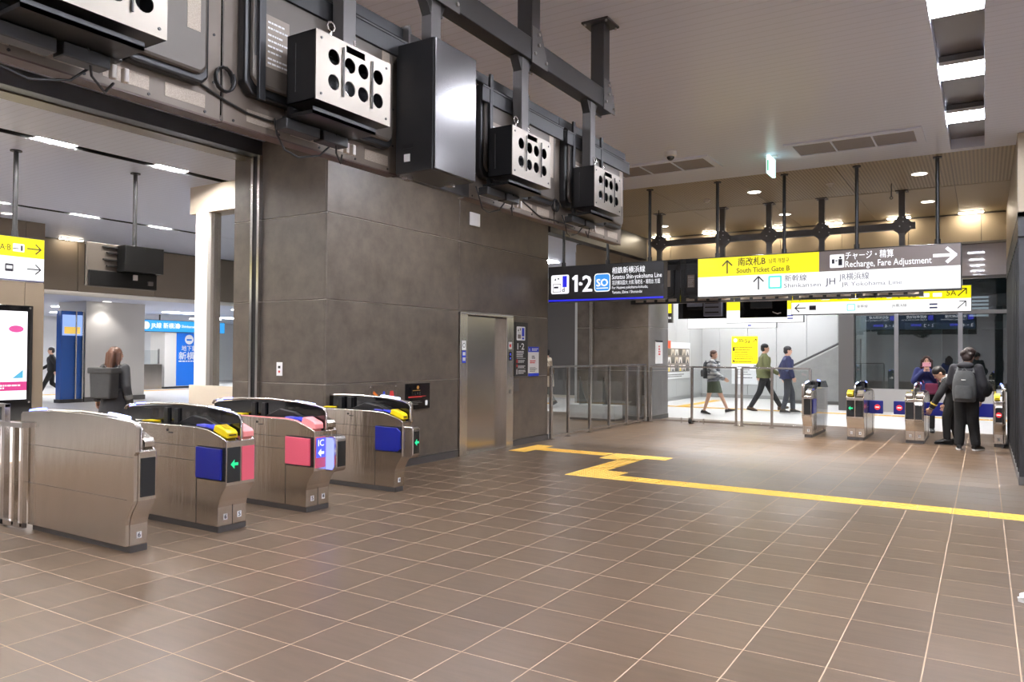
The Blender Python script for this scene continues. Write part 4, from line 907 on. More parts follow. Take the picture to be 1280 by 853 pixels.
# blue glass cabin and distant blue signs
t = thing('glass_cabin', 'blue glass cabin beside the white pillar in the left hall', 'cabin', (-23.0, 12.1, 0))
obj('wall_sheet', MB().box((-22.8, 11.77, .1), (-22.55, 12.38, 2.66)), mat('cabin_blue', (46, 96, 178), .15), t, world=True)
obj('base', MB().box((-22.85, 11.75, 0), (-22.5, 12.4, .1)), M_DGREY, t, world=True); obj('light_box', MB().box((-22.549, 11.8, 1.95), (-22.53, 12.37, 2.55)), mat('cabin_light', (150, 180, 240), .3, emit=1.0), t, world=True)
obj('poster', MB().box((-22.529, 11.85, 2.0), (-22.525, 12.3, 2.2)), mat('cabin_poster', (230, 190, 90), .4, emit=.7), t, world=True)
for y in (12.16, 12.36): obj('post', MB().box((-22.54, y, .1), (-22.5, y+.035, 2.66)), M_STEEL2, t, world=True)
t = thing('shop_sign', 'long light blue lit sign with white lettering far in the left hall', 'sign', (-28, 19, 2.3))
obj('case', MB().box((-28.2, 17.0, 2.28), (-28.0, 21.5, 2.76)), M_DGREY, t, world=True); f = Face((-28, 17.0, 2.28), Y, Z, t)
f.rect('face_sheet', .02, .02, 4.48, .46, mat('lit_light_blue', (50, 160, 240), .3, emit=1.1), 0, .01)
f.disc('round_mark', .85, .25, .15, M_SLET, .01, .004); f.text('JR線 新横浜', 1.05, .17, .24, M_SLET, .01, h=.014); f.disc('round_mark', 2.25, .26, .1, M_SLET, .01, .004); f.text('Shinkansen', 2.4, .2, .16, M_SLET, .008, h=.014)
obj('hanger_rod', MB().cyl((-28.1, 18.5, 2.7), (-28.1, 18.5, 2.98), .03, 8), M_DGREY, t, world=True); obj('hanger_rod', MB().cyl((-28.1, 20.5, 2.7), (-28.1, 20.5, 2.98), .03, 8), M_DGREY, t, world=True)
t = thing('banner_pillar', 'white pillar with a blue banner and white lettering far in the left hall', 'pillar', (-28.6, 19.4, 0))
obj('shaft', MB().box((-29, 18.7, .08), (-28.05, 20.6, 2.28)), M_WHITE, t, world=True); obj('base', MB().box((-29, 18.68, 0), (-28.03, 20.62, .08)), M_DGREY, t, world=True)
f = Face((-28.05, 18.7, 0), Y, Z, t); f.rect('banner', .52, .1, 1.88, 2.27, mat('banner_blue', (20, 110, 214), .4), 0, .01)
f.disc('round_mark', 1.1, 2.0, .2, M_PAPER, .01, .004); f.rect('train_window', .98, 1.95, 1.22, 2.02, MATS['banner_blue'], .014, .002); f.text('地下鉄', .75, 1.55, .24, M_PAPER, .006, h=.014); f.text('新横浜', .62, 1.2, .34, M_PAPER, .01, h=.014, width=1.1); f.lines('fine_print', .62, 1.7, [1.08], .05, M_PAPER, .014)
t = thing('counter', 'grey steel counter with a glass top left of the blue banner', 'counter', (-28, 18.0, 0))
obj('body', MB().box((-28.3, 17.5, 0), (-27.9, 18.5, 1.0)), M_STEEL, t, world=True, bevel=.01); obj('glass_top', MB().box((-28.12, 17.5, 1.0), (-28.1, 18.5, 1.55)), M_GLASS, t, world=True); obj('post', MB().box((-28.15, 18.46, 1.0), (-28.08, 18.5, 1.6)), M_STEEL2, t, world=True)
t = thing('white_board', 'plain cream board standing behind the gates near the stone block', 'board', (-9.3, 7.3, 0))
obj('sheet', MB().box((-9.98, 7.05, .05), (-8.82, 7.1, 1.02)), M_CREAM, t, bevel=.006, world=True); obj('foot', MB().box((-9.95, 6.95, 0), (-9.85, 7.2, .05)), M_MGREY, t, world=True); obj('foot', MB().box((-8.95, 6.95, 0), (-8.85, 7.2, .05)), M_MGREY, t, world=True)
t = thing('hanging_sign', 'small yellow and white lit sign seen through the glass partition', 'sign', (-11.5, 13, 2.0))
obj('case', MB().box((-12.2, 13.5, 2.3), (-11.2, 13.6, 3.0)), M_DGREY, t, world=True); f = Face((-12.2, 13.5, 2.3), X, Z, t); f.rect('white_panel', .01, .01, .99, .34, M_SWHITE, 0, .006); f.rect('yellow_panel', .01, .34, .99, .69, M_SYEL, 0, .006); f.text('5', .8, .42, .2, M_INKY, .004, h=.008)
obj('rod', MB().cyl((-11.7, 13.55, 2.98), (-11.7, 13.55, CE), .025, 8), M_BLACKM, t, world=True)

# ================================================================== CEILING FITTINGS
for x0, x1, lb in ((-2.13, -.6, 'white ceiling grille beside the light slot'), (-4.62, -3.09, 'white ceiling grille beside the dome camera')):
    t = thing('air_grille', lb, 'air grille', ((x0+x1)/2, 10.18, CE), 0, 'ceiling grilles')
    y0, y1 = 9.83, 10.55
    fr = MB().box((x0, y0, CE-.02), (x1, y0+.09, CE-.001)).box((x0, y1-.09, CE-.02), (x1, y1, CE-.001))
    ws = (x1-x0-.16)/3
    for k in range(4):
        xa = x0+(.0 if k == 0 else .08+ws*k-.01); xb = x0+.08+ws*k+.01 if k < 3 else x1
        fr.box((xa, y0+.09, CE-.02), (xb, y1-.09, CE-.001))
    obj('frame', fr, M_CEILP, t, world=True)
    for k in range(3): obj('grille', MB().box((x0+.09+ws*k, y0+.08, CE-.009), (x0+.07+ws*(k+1), y1-.08, CE-.004)), mat('grille_mesh', (132, 124, 124), .5), t, world=True)
t = thing('dome_camera', 'white dome camera under the ceiling by the left grille', 'camera', (-3.46, 9.46, CE))
obj('housing', MB().loft([((0, 0, 0), X*.08, Y*.08), ((0, 0, -.05), X*.08, Y*.08), ((0, 0, -.065), X*.06, Y*.06)], 20), M_PAPER, t, smooth=True); obj('dome', MB().ell((0, 0, -.065), .05, .05, .05), M_BLACKG, t, smooth=True)
t = thing('exit_sign', 'small lit green and white exit sign hanging edge-on from the white ceiling', 'sign', (-2.39, 10.32, CE))
obj('ceiling_mount', MB().box((-.08, -.03, -.02), (.08, .03, 0)), M_PAPER, t); obj('panel', MB().box((-.02, -.17, -.26), (.02, .17, -.02)), mat('exit_white', (210, 250, 246), .3, emit=1.6), t)
f = Face((-.02, .17, -.26), -Y, Z, t, world=False); f.rect('green_field', .03, .02, .31, .19, mat('exit_green', (20, 170, 100), .3, emit=.9), .001, .001)
p2 = Face((-.02, -.17, -.26), X, Z, t, world=False); p2.rect('green_mark', .012, .03, .028, .17, MATS['exit_green'], .001, .001)
for x, y, lb in ((-4.0, 12.7, 'white smoke detector on the tan ceiling, left one'), (-2.0, 12.45, 'white smoke detector on the tan ceiling, right one')):
    t = thing('smoke_detector', lb, 'smoke detector', (x, y, CE)); obj('base', MB().cyl((0, 0, -.015), (0, 0, 0), .06, 18), M_WHITE, t); obj('head', MB().cyl((0, 0, -.045), (0, 0, -.015), .035, 18, r2=.05), M_WHITE, t)
for x, y, lb in ((-5.05, 13.2, 'small ceiling pull hook left of the far frame'), (-1.2, 12.9, 'small ceiling pull hook right of the far frame')):
    t = thing('ceiling_hook', lb, 'hook', (x, y, CE)); obj('rod', MB().cyl((0, 0, -.2), (0, 0, 0), .008, 8), M_BLACKM, t); obj('loop', MB().tube([(.02*cos(a*pi/5), 0, -.22+.02*sin(a*pi/5)) for a in range(11)], .005, 6), M_BLACKM, t)

# ================================================================== LIFT AND WALL NOTICES
t = thing('lift_entrance', 'steel lift entrance with a single dark mirror-like door in the stone block', 'lift', (XL, 9.8, 0))
obj('jamb', MB().box((-6.655, 9.08, 0), (XL+.02, 9.27, 2.09)), M_STEEL, t, bevel=.004, world=True); obj('jamb', MB().box((-6.655, 10.36, 0), (XL+.02, 10.565, 2.09)), M_STEEL, t, bevel=.004, world=True)
obj('header', MB().box((-6.655, 9.08, 2.09), (XL+.022, 10.565, 2.125)), M_STEEL2, t, bevel=.004, world=True)
obj('door_leaf', MB().box((-6.655, 9.27, .01), (-6.635, 10.36, 2.09)), M_STEELD, t, world=True); obj('door_gap', MB().box((-6.634, 9.27, 2.075), (-6.625, 10.36, 2.09)), M_BLACK, t, world=True); obj('sill', MB().box((-6.655, 9.27, 0), (XL, 10.36, .008)), M_STEEL2, t, world=True)
f = Face((XL+.02, 9.08, 0), Y, Z, t)
f.rect('sticker', .04, 1.56, .14, 1.70, M_PAPER, 0, .002); f.disc('sticker_symbol', .09, 1.63, .035, M_INK, .002, .001); f.disc('sticker_symbol', .09, 1.63, .025, M_PAPER, .003, .001)
f.rect('sticker', .045, 1.37, .14, 1.55, M_BLUE, 0, .002); f.rect('sticker_print', .06, 1.48, .125, 1.53, M_PAPER, .002, .001); f.rect('sticker_print', .06, 1.40, .125, 1.45, M_PAPER, .002, .001)
f.rect('sticker', 1.33, 1.58, 1.43, 1.70, M_PAPER, 0, .002); f.disc('sticker_symbol', 1.38, 1.64, .03, M_REDP, .002, .001); f.rect('floor_display', 1.345, 1.40, 1.42, 1.54, M_DISP, 0, .003); f.rect('floor_digit', 1.37, 1.48, 1.395, 1.52, M_LCD, .003, .001); f.rect('floor_digit', 1.37, 1.42, 1.395, 1.45, M_LCD, .003, .001)
f.disc('call_button', 1.385, 1.14, .025, M_STEEL2, 0, .006); f.disc('call_button', 1.385, .90, .03, M_DGREY, 0, .006); f.disc('call_button_face', 1.385, .90, .018, M_STEEL2, .006, .002)
f = Face((XL, 0, 0), Y, Z)
def notice(name, label, cat, y0, z0, y1, z1, m, t=.012, fx=XL):
    o = thing(name, label, cat, (fx, (y0+y1)/2, z0)); f = Face((fx, y0, z0), Y, Z, o); f.rect('plate', 0, 0, y1-y0, z1-z0, m, 0, t, bevel=.002); return o, f
o, f = notice('guide_sign', 'black sign with lift symbol and 1·2 right of the lift door', 'sign', 10.60, 1.14, 11.03, 2.03, M_SDARK)
h = .013
p = f.rrect('lift_symbol', .07, .59, .34, .82, .015, M_PAPER, h-.001, .003); f.rect('symbol_print', .10, .62, .2, .69, M_SGREY, h+.002, .001, parent=p); f.rect('symbol_print', .23, .66, .31, .8, M_BLUE, h+.002, .001, parent=p); f.rect('symbol_print', .24, .61, .30, .64, M_BLUE, h+.002, .001, parent=p); f.poly('arrow', [(.1, .74), (.14, .74), (.12, .79)], M_INK, h+.002, .001, p); f.poly('arrow', [(.16, .79), (.2, .79), (.18, .74)], M_INK, h+.002, .001, p); f.rect('symbol_line', .10, .71, .2, .715, M_INK, h+.002, .001, parent=p)
f.text('1·2', .205, .44, .15, M_PAPER, .008, h=h, center=True, width=.22); f.lines('print', .07, .36, [.40, .375, .345, .315], .014, M_PAPER, h, seed=3); f.rect('rule', .07, .29, .36, .296, M_PAPER, h, .001); f.lines('print', .12, .36, [.25, .225, .16, .14, .085, .065, .04], .012, M_PAPER, h, seed=5)
f.rect('red_mark', .07, .22, .1, .275, M_REDP, h, .001); f.rect('red_mark', .07, .15, .1, .19, M_REDP, h, .001); f.rect('rule', .07, .12, .36, .124, M_PAPER, h, .001); f.rect('white_mark', .07, .03, .09, .11, M_PAPER, h, .001)
o, f = notice('lift_notice', 'white and blue notice on the stone wall right of the black lift sign', 'notice', 11.06, 1.13, 11.42, 1.63, M_PAPER, .004)
f.rect('blue_band', 0, .41, .36, .5, M_BLUE, .004, .001); f.rect('blue_band', 0, 0, .36, .05, M_BLUE, .004, .001); f.text('B', .03, .425, .07, M_PAPER, .004, h=.006); f.lines('print', .12, .33, [.46, .435], .014, M_PAPER, .006, seed=2); f.lines('print', .05, .32, [.08, .10, .12, .14], .008, M_INK, .005, seed=4); f.lines('red_print', .06, .3, [.22, .25], .018, M_REDP, .005, seed=8); f.lines('print', .12, .26, [.3, .33], .016, M_INK, .005, seed=9)
o, f = notice('wall_plate', 'small grey cover plate below the black lift sign', 'plate', 10.59, .895, 10.76, 1.095, M_MGREY, .01)
o, f = notice('guide_plate', 'silver plate with coloured marks on the stone wall left of the black plaque', 'plate', 7.157, .80, 7.675, 1.10, M_STEEL2, .012)
for a, b in ((.02, .28), (.5, .28)): f.disc('screw', a, b, .009, M_BOLT, .012, .003, 8)
f.poly('orange_mark', [(.06, .2), (.12, .16), (.16, .17), (.08, .23)], mat('mark_orange', (226, 120, 40), .5), .012, .001); f.disc('blue_mark', .09, .08, .03, M_BLUE, .012, .001); f.poly('pale_mark', [(.22, .14), (.32, .14), (.27, .21)], M_PAPER, .012, .001); f.disc('blue_mark', .27, .2, .02, M_BLUE, .0125, .001); f.poly('red_mark', [(.37, .13), (.47, .13), (.45, .22), (.39, .22)], M_REDP, .012, .001); f.lines('print', .2, .49, [.06, .09], .014, M_INK, .0125)
o, f = notice('plaque', 'black plaque with gold print and a white round mark on the stone wall', 'plaque', 7.853, .755, 8.375, 1.10, M_BLACKG, .014)
f.disc('gold_mark', .26, .29, .025, mat('gold', (190, 140, 70), .4, .5), .014, .001); f.lines('gold_print', .15, .38, [.245], .01, MATS['gold'], .0145); f.text('ＬＫＥ', .26, .19, .05, M_MGREY, .002, h=.0145, center=True); f.lines('red_print', .06, .47, [.155, .165], .008, M_REDP, .0145, seed=3); f.lines('dim_print', .1, .35, [.1, .08, .06], .008, M_MGREY, .0145, seed=5); f.rrect('white_mark', .42, .04, .47, .11, .012, M_PAPER, .014, .001)
o, f = notice('wall_speaker', 'plain white square panel high on the stone wall', 'panel', 9.317, 3.435, 9.57, 3.63, M_PAPER, .02)
o = thing('wall_switch', 'small white switch plate on the left face of the stone block', 'switch', (-7.32, 6.423, 1.223)); f = Face((-7.372, 6.423, 1.223), X, Z, o); f.rect('plate', 0, 0, .1, .165, M_PAPER, 0, .008, bevel=.002); f.rect('switch_mark', .03, .09, .07, .12, M_DGREY, .008, .002); f.disc('switch_mark', .05, .05, .015, M_REDP, .008, .002)
# notice stand on the far pillar
o = thing('notice_board', 'white notice on a stand before the right face of the far pillar', 'notice', (-6.47, 16.95, 1.33)); f = Face((-6.479, 16.75, 1.30), Y, Z, o); f.rect('plate', 0, 0, .42, .52, M_PAPER, 0, .02); f.rect('top_edge', 0, .50, .42, .54, M_INK, .0, .022); f.lines('red_print', .15, .27, [.2, .26, .32, .38], .04, M_REDP, .0205)

# ================================================================== FENCES
def glass_fence(label, pts, h=1.25, mid=(), group=None, rail=M_STEEL2):
    t = thing('glass_fence', label, 'fence', (pts[0][0], pts[0][1], 0), 0, group)
    n = len(pts)
    for i, (x, y) in enumerate(pts):
        p = obj('post', MB().box((x-.025, y-.025, 0), (x+.025, y+.025, h)), M_STEEL2, t, bevel=.003, world=True)
        obj('post_foot', MB().box((x-.05, y-.05, 0), (x+.05, y+.05, .012)), M_STEEL2, p, world=True)
    for i in range(n-1):
        a, b = V((*pts[i], 0)), V((*pts[i+1], 0)); d = (b-a).normalized(); s = d.cross(Z)*.005
        mb = MB(); q0, q1 = a+d*.03, b-d*.03
        mb.prism([(0, .08), ((q1-q0).length, .08), ((q1-q0).length, h-.03), (0, h-.03)], q0-s, d, Z, s*2); obj('glass_pane', mb, M_GLASS, t, world=True)
        obj('rail', MB().prism([(0, h-.005), ((b-a).length, h-.005), ((b-a).length, h+.03), (0, h+.03)], a-s*4, d, Z, s*8), rail, t, world=True)
        obj('lower_rail', MB().prism([(0, .03), ((b-a).length, .03), ((b-a).length, .07), (0, .07)], a-s*3, d, Z, s*6), rail, t, world=True)
    return t
glass_fence('tall glass fence between the lift block and the far pillar', [(-6.5, 11.8), (-6.5, 12.45), (-6.5, 13.35), (-6.5, 14.25), (-6.5, 15.15), (-6.5, 15.78), (-6.5, 16.2)], 1.27)
glass_fence('glass fence between the far pillar and the plastic-wrapped gate, with wheel', [(-6.38, 16.22), (-5.47, 16.35), (-4.5, 16.35)], 1.23)
glass_fence('glass fence section with a middle post left of the wrapped gate', [(-4.37, 16.3), (-3.75, 16.3), (-3.0, 16.3)], 1.23)
t = thing('caster', 'black caster wheel under the glass fence near the far pillar', 'wheel', (-5.47, 16.25, 0)); obj('wheel', MB().cyl((-.03, 0, .06), (.03, 0, .06), .06, 16), M_BLACK, t); obj('fork', MB().box((-.04, -.02, .05), (.04, .02, .14)), M_STEEL2, t)
for x, lb in ((-5.7, 'left short steel leg under the wheeled glass fence'), (-5.2, 'right short steel leg under the wheeled glass fence')): tag(obj('fence_leg', MB().cyl((x, 16.32, 0), (x, 16.32, .12), .015, 8), M_STEEL2), lb, 'leg')
t = thing('barrier', 'steel bar fence beside the nearest end gate at the left edge', 'fence', (-7.2, 3.3, 0))
obj('tall_post', MB().box((-7.22, 3.28, 0), (-7.17, 3.33, 1.05)), M_STEEL2, t, bevel=.004, world=True)
for x in (-7.01, -6.87): obj('bar', MB().box((x-.018, 3.28, .03), (x+.018, 3.32, .88)), M_STEEL, t, bevel=.003, world=True)
for k in range(6): obj('bar', MB().box((-7.35-.14*k, 3.28, .03), (-7.315-.14*k, 3.32, .88)), M_STEEL, t, bevel=.003, world=True)
obj('rail', MB().box((-8.2, 3.27, .86), (-6.85, 3.33, .90)), M_STEEL2, t, world=True); obj('rail', MB().box((-8.2, 3.28, .02), (-6.85, 3.32, .06)), M_STEEL2, t, world=True); obj('top_rail', MB().box((-8.2, 3.285, 1.02), (-7.17, 3.325, 1.05)), M_STEEL2, t, world=True); obj('glass_pane', MB().box((-8.2, 3.3, .9), (-7.22, 3.306, 1.02)), M_GLASS, t, world=True)
# slatted dark screen at the right
t = thing('slatted_screen', 'dark slatted screen with upright fins along the right edge', 'screen', (.42, 13.5, 0))
obj('top_rail', MB().box((.34, 10.75, 2.93), (.5, 16.5, 3.17)), M_BLACKM, t, bevel=.004, world=True); obj('foot_rail', MB().box((.34, 10.8, 0), (.5, 16.5, .1)), M_MGREY, t, world=True); obj('back_sheet', MB().box((.5, 10.8, .1), (.52, 16.5, 2.93)), mat('screen_glass', (40, 38, 38), .12), t, world=True)
for k in range(13): obj('fin', MB().box((.345, 10.8+.46*k, .1), (.49, 10.86+.46*k, 2.93)), M_BLACKM, t, bevel=.003, world=True)
# outer hall fittings
t = thing('stair_parapet', 'grey stone stair parapet with a dark sloping handrail by the steel column', 'stair', (-4.5, 25.2, 0))
obj('slab', MB().prism([(-5.4, 0), (-3.2, 0), (-3.2, 2.02), (-3.45, 2.0), (-5.4, .95)], (0, 25.2, 0), X, Z, Y*.25), M_GREYSTONE, t, world=True)
obj('handrail', MB().tube([(-5.5, 25.15, 1.0), (-5.2, 25.15, 1.16), (-3.3, 25.15, 2.15)], .035, 8), M_DGREY, t, smooth=True, world=True); obj('base_strip', MB().box((-5.4, 25.17, 0), (-3.2, 25.2, .1)), M_MGREY, t, world=True)
o = thing('guide_sign', 'tall yellow sign with 5a on the grey panel wall', 'sign', (-7.15, 26.98, .5)); f = Face((-7.59, 27.0, .49), X, Z, o); f.rect('white_sheet', 0, 0, .9, .72, M_PAPER, 0, .02); f.rect('yellow_sheet', 0, .72, .9, 1.68, mat('print_yellow', (246, 226, 10), .4, emit=.2), 0, .025)
f.text('5a', .46, 1.45, .2, M_INKY, .006, h=.027); f.arrow(.8, 1.53, .15, radians(45), M_INKY, .14, .027); f.disc('round_mark', .13, 1.54, .07, M_PAPER, .025, .002); f.lines('print', .25, .42, [1.5, 1.56], .03, M_INKY, .027); f.lines('print', .1, .75, [1.28, 1.2, 1.12, 1.04, .96, .88, .78], .02, M_INKY, .027, seed=6); f.rect('dark_mark', .04, 1.16, .1, 1.3, M_INK, .026, .001); f.rect('dark_mark', .04, .78, .1, .84, M_INK, .026, .001); f.arrow(.78, .62, .12, radians(45), M_INK, .14, .022); f.lines('print', .2, .75, [.6, .5, .42, .34, .22], .02, M_INK, .022, seed=7)
o = thing('poster_board', 'poster board with rows of pictures and a red corner on the left wall', 'poster', (-8.66, 24.4, .7)); f = Face((-8.66, 23.0, .72), Y, Z, o); f.rect('board', 0, 0, 2.6, 1.2, M_PAPER, 0, .02); f.rect('red_corner', 0, 1.0, .7, 1.24, mat('poster_red', (226, 70, 40), .4), .02, .004); f.rect('picture_field', .0, .22, 2.55, 1.0, M_SGREY, .02, .002)
for r in range(3):
    for k in range(7): f.rect('picture', .04+.36*k, .25+.26*r, .32+.36*k, .45+.26*r, (M_MGREY, M_CREAM, M_WHITE)[(k+r) % 3], .022, .002); f.poly('picture_print', [(.1+.36*k, .25+.26*r), (.26+.36*k, .25+.26*r), (.18+.36*k, .4+.26*r)], (M_DGREY, M_INK, M_YEL)[(r+k*2) % 3 if r == 0 else (r % 2)], .024, .001)
f.lines('print', .1, 2.5, [.06, .12], .03, M_MGREY, .021)
t = thing('screen_plinth', 'low grey plinth with two sloping glass fins before the far pillar', 'plinth', (-7.9, 15.9, 0)); obj('body', MB().box((-8.25, 15.75, 0), (-7.05, 16.2, .35)), M_GREYPANEL, t, bevel=.01, world=True); obj('skirt', MB().box((-8.26, 15.74, 0), (-7.04, 16.2, .05)), M_BASE, t, world=True)
for x in (-7.95, -7.35): obj('glass_fin', MB().prism([(0, .35), (.4, .35), (.3, .5), (.05, .98), (0, .98)], (x, 15.77, 0), Y, Z, X*.012), M_GLASSD, t, world=True); obj('fin_edge', MB().tube([(x+.006, 15.8, .98), (x+.006, 15.95, .66), (x+.006, 16.1, .45)], .012, 6), M_STEEL2, t, world=True)
t = thing('air_louvre', 'white louvre of horizontal slats behind the glass wall', 'louvre', (-.1, 24.5, 2.6)); 
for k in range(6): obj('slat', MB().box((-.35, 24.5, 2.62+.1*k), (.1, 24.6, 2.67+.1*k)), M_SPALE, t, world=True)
obj('frame', MB().box((-.4, 24.6, 2.5), (.15, 24.64, 3.3)), M_DGREY, t, world=True); obj('stand', MB().box((-.2, 24.62, 0), (-.1, 24.66, 2.5)), M_DGREY, t, world=True)

# ================================================================== PEOPLE
# local frame of a figure: it faces +y, its right hand is at +x
M_SKIN = mat('skin', (222, 176, 150), .5); M_HAIRB = mat('hair_black', (28, 24, 24), .45); M_HAIRBR = mat('hair_brown', (78, 48, 33), .45, noise=.2, nscale=30)
M_EYE = mat('eye_dark', (30, 22, 20), .2); M_LIP = mat('lips', (190, 110, 100), .5)
def cloth(n, rgb, **k): return mat('cloth_'+n, rgb, .85, noise=.12, nscale=18, bump=.15, bscale=30, **k)
def remesh(mb, vox, it=4):
    me = mesh_from(mb, M_SKIN, 'tmp'); o = bpy.data.objects.new('tmp', me); C.objects.link(o)
    r = o.modifiers.new('r', 'REMESH'); r.mode = 'VOXEL'; r.voxel_size = vox
    s = o.modifiers.new('s', 'SMOOTH'); s.iterations = it; s.factor = .5
    dg = bpy.context.evaluated_depsgraph_get(); ev = o.evaluated_get(dg); e = ev.to_mesh()
    out = MB().add([v.co.copy() for v in e.vertices], [list(p.vertices) for p in e.polygons]); ev.to_mesh_clear()
    bpy.data.objects.remove(o); bpy.data.meshes.remove(me); return out
SK = dict(pel=(0, 0, .93), waist=(0, 0, 1.06), chest=(0, .01, 1.25), neck=(0, 0, 1.43), head=(0, .02, 1.575),
          sL=(-.175, 0, 1.375), sR=(.175, 0, 1.375), eL=(-.215, -.02, 1.11), eR=(.215, -.02, 1.11), wL=(-.23, .06, .87), wR=(.23, .06, .87),
          hL=(-.09, 0, .90), hR=(.09, 0, .90), kL=(-.095, .02, .49), kR=(.095, .02, .49), aL=(-.1, -.01, .085), aR=(.1, -.01, .085))
def walk(st=.3, arm=.2):
    return dict(kL=(-.09, .18, .50), aL=(-.09, st, .09), kR=(.09, -.02, .47), aR=(.09, -st-.08, .16), wL=(-.24, -arm*.6, .90), eL=(-.23, -.12, 1.12), wR=(.23, arm+.1, .95), eR=(.23, .03, 1.12), fRp=-.5)
def person(label, loc, heading, J, H, top, bottom, shoes, hair, hair_style='short', headyaw=0, headpitch=0, coat=None, skirt=None, extra_scale=1.0, group=None):
    hx, hy = heading; rz = math.atan2(-hx, hy)
    t = thing('person', label, 'person', loc, rz, group); k = H/1.70
    P = {n: V(c)*k for n, c in {**SK, **{a: b for a, b in J.items() if a in SK}}.items()}
    up = (P['neck']-P['pel']).normalized(); side = (P['sR']-P['sL']); side = (side-up*side.dot(up)).normalized(); fwd = up.cross(side)*1
    if fwd.y < 0 and abs(fwd.y) > .3 and not J.get('flip'): fwd = -fwd
    def ring(c, a, b): return (c, side*a*k, fwd*b*k)
    def trunk(g):
        mb = MB()
        p, wst, ch, nk = P['pel'], P['waist'], P['chest'], P['neck']
        mb.loft([ring(p-up*.09*k, .13+g, .09+g), ring(p, .165+g, .115+g), ring(wst, .14+g, .105+g), ring(ch, .165+g, .12+g), ring(ch+up*.1*k, .17+g, .11+g), ring(nk-up*.045*k, .11+g*.6, .08+g*.5), ring(nk, .055+g*.3, .055+g*.3)], 16)
        return mb
    HM = Matrix.Rotation(headyaw, 3, 'Z') @ Matrix.Rotation(headpitch, 3, 'X')
    hc = P['head']; HP = lambda x, y, z: hc+HM@(V((x, y, z))*k)
    body = trunk(0)
    body.cap(P['neck']-up*.03*k, HP(0, -.01, -.06), .055*k, .052*k)
    body.ell(HP(0, 0, .02), .074*k, .093*k, .1*k, rot=HM); body.ell(HP(0, .028, -.055), .056*k, .06*k, .062*k, rot=HM)
    body.cap(HP(0, .085, .005), HP(0, .103, -.022), .010*k, .014*k, 8)
    for s in (-1, 1): body.ell(HP(s*.076, -.005, -.005), .012*k, .022*k, .032*k, 10, rot=HM)
    for s in 'LR':
        body.cap(P['s'+s], P['e'+s], .05*k, .042*k); body.cap(P['e'+s], P['w'+s], .04*k, .027*k)
        body.cap(P['h'+s], P['k'+s], .085*k, .055*k); body.cap(P['k'+s], P['a'+s], .054*k, .037*k)
    body = remesh(body, .012)
    for s, sg in (('L', -1), ('R', 1)):
        wv, d = P['w'+s], (P['w'+s]-P['e'+s]).normalized()
        inw = V((-sg, .1, 0)); inw = (inw-d*inw.dot(d)).normalized(); sp = V((0, 1, .2)); sp = (sp-d*sp.dot(d)-inw*sp.dot(inw)); sp = sp.normalized() if sp.length > .05 else d.cross(inw).normalized()
        e = wv+d*.085*k
        body.loft([(wv-d*.02*k, sp*.026*k, inw*.022*k), (wv+d*.03*k, sp*.036*k, inw*.018*k), (e, sp*.04*k, inw*.014*k), (e+d*.008*k, sp*.034*k, inw*.009*k)], 10)
        for q, ln in zip((-.03, -.01, .01, .03), (.058, .072, .078, .07)):
            a = e+sp*q*k; b = a+(d*.9+inw*.35).normalized()*ln*.5*k; c = b+(d*.55+inw*.85).normalized()*ln*.5*k
            body.tube([a-d*.01*k, a+d*.01*k, b, c], .0085*k, 7)
        a = wv+d*.03*k+sp*.03*k; body.tube([a, a+(d+sp*.8).normalized()*.035*k, a+(d+sp*.3+inw*.5).normalized()*.065*k], .0105*k, 7)
    obj('body', body, M_SKIN, t, smooth='all')
    for s in (-1, 1): obj('eye', MB().ell(HP(s*.03, .083, .012), .013*k, .008*k, .008*k, 10, rot=HM), M_EYE, t, smooth='all')
    for s in (-1, 1): obj('eyebrow', MB().ell(HP(s*.032, .084, .034), .018*k, .006*k, .004*k, 8, rot=HM), hair, t, smooth='all')
    obj('mouth', MB().ell(HP(0, .086, -.06), .022*k, .007*k, .007*k, 10, rot=HM), M_LIP, t, smooth='all')
    # hair
    hm = MB()
    if hair_style == 'long':
        hm.ell(HP(0, -.015, .035), .092*k, .1*k, .098*k, rot=HM); hm.ell(HP(0, -.05, -.04), .09*k, .07*k, .11*k, rot=HM); hm.loft([(HP(0, -.055, 0), HM@V((.1*k, 0, 0)), HM@V((0, .06*k, 0))), (HP(0, -.07, -.13), HM@V((.115*k, 0, 0)), HM@V((0, .05*k, 0))), (HP(0, -.07, -.2), HM@V((.095*k, 0, 0)), HM@V((0, .035*k, 0)))], 14)
        for s in (-1, 1): hm.cap(HP(s*.08, .02, .02), HP(s*.1, .0, -.17), .028*k, .022*k)
        for q in range(7): hm.cap(HP(-.09+.03*q, -.075, .02), HP(-.1+.033*q, -.1+.012*(q % 2), -.19-.02*(q % 3)), .036*k, .026*k)
    elif hair_style == 'curly':
        rnd = random.Random(3); hm.ell(HP(0, -.016, .045), .1*k, .105*k, .098*k, rot=HM); hm.ell(HP(0, -.05, -.02), .088*k, .066*k, .075*k, rot=HM)
        for i in range(46):
            a, b = rnd.uniform(0, 2*pi), rnd.uniform(-.35, 1.5); v = V((cos(a)*cos(b), sin(a)*cos(b), sin(b)))
            if v.y > .55 and v.z < .3: continue
            hm.ell(HP(v.x*.105, -.012+v.y*.11, .04+v.z*.1), .03*k, .028*k, .026*k, 8)
    else:
        hm.ell(HP(0, -.012, .045), .086*k, .099*k, .086*k, rot=HM); hm.ell(HP(0, -.045, -.01), .08*k, .066*k, .075*k, rot=HM)
    obj('hair', remesh(hm, .011, 2), hair, t, smooth='all')
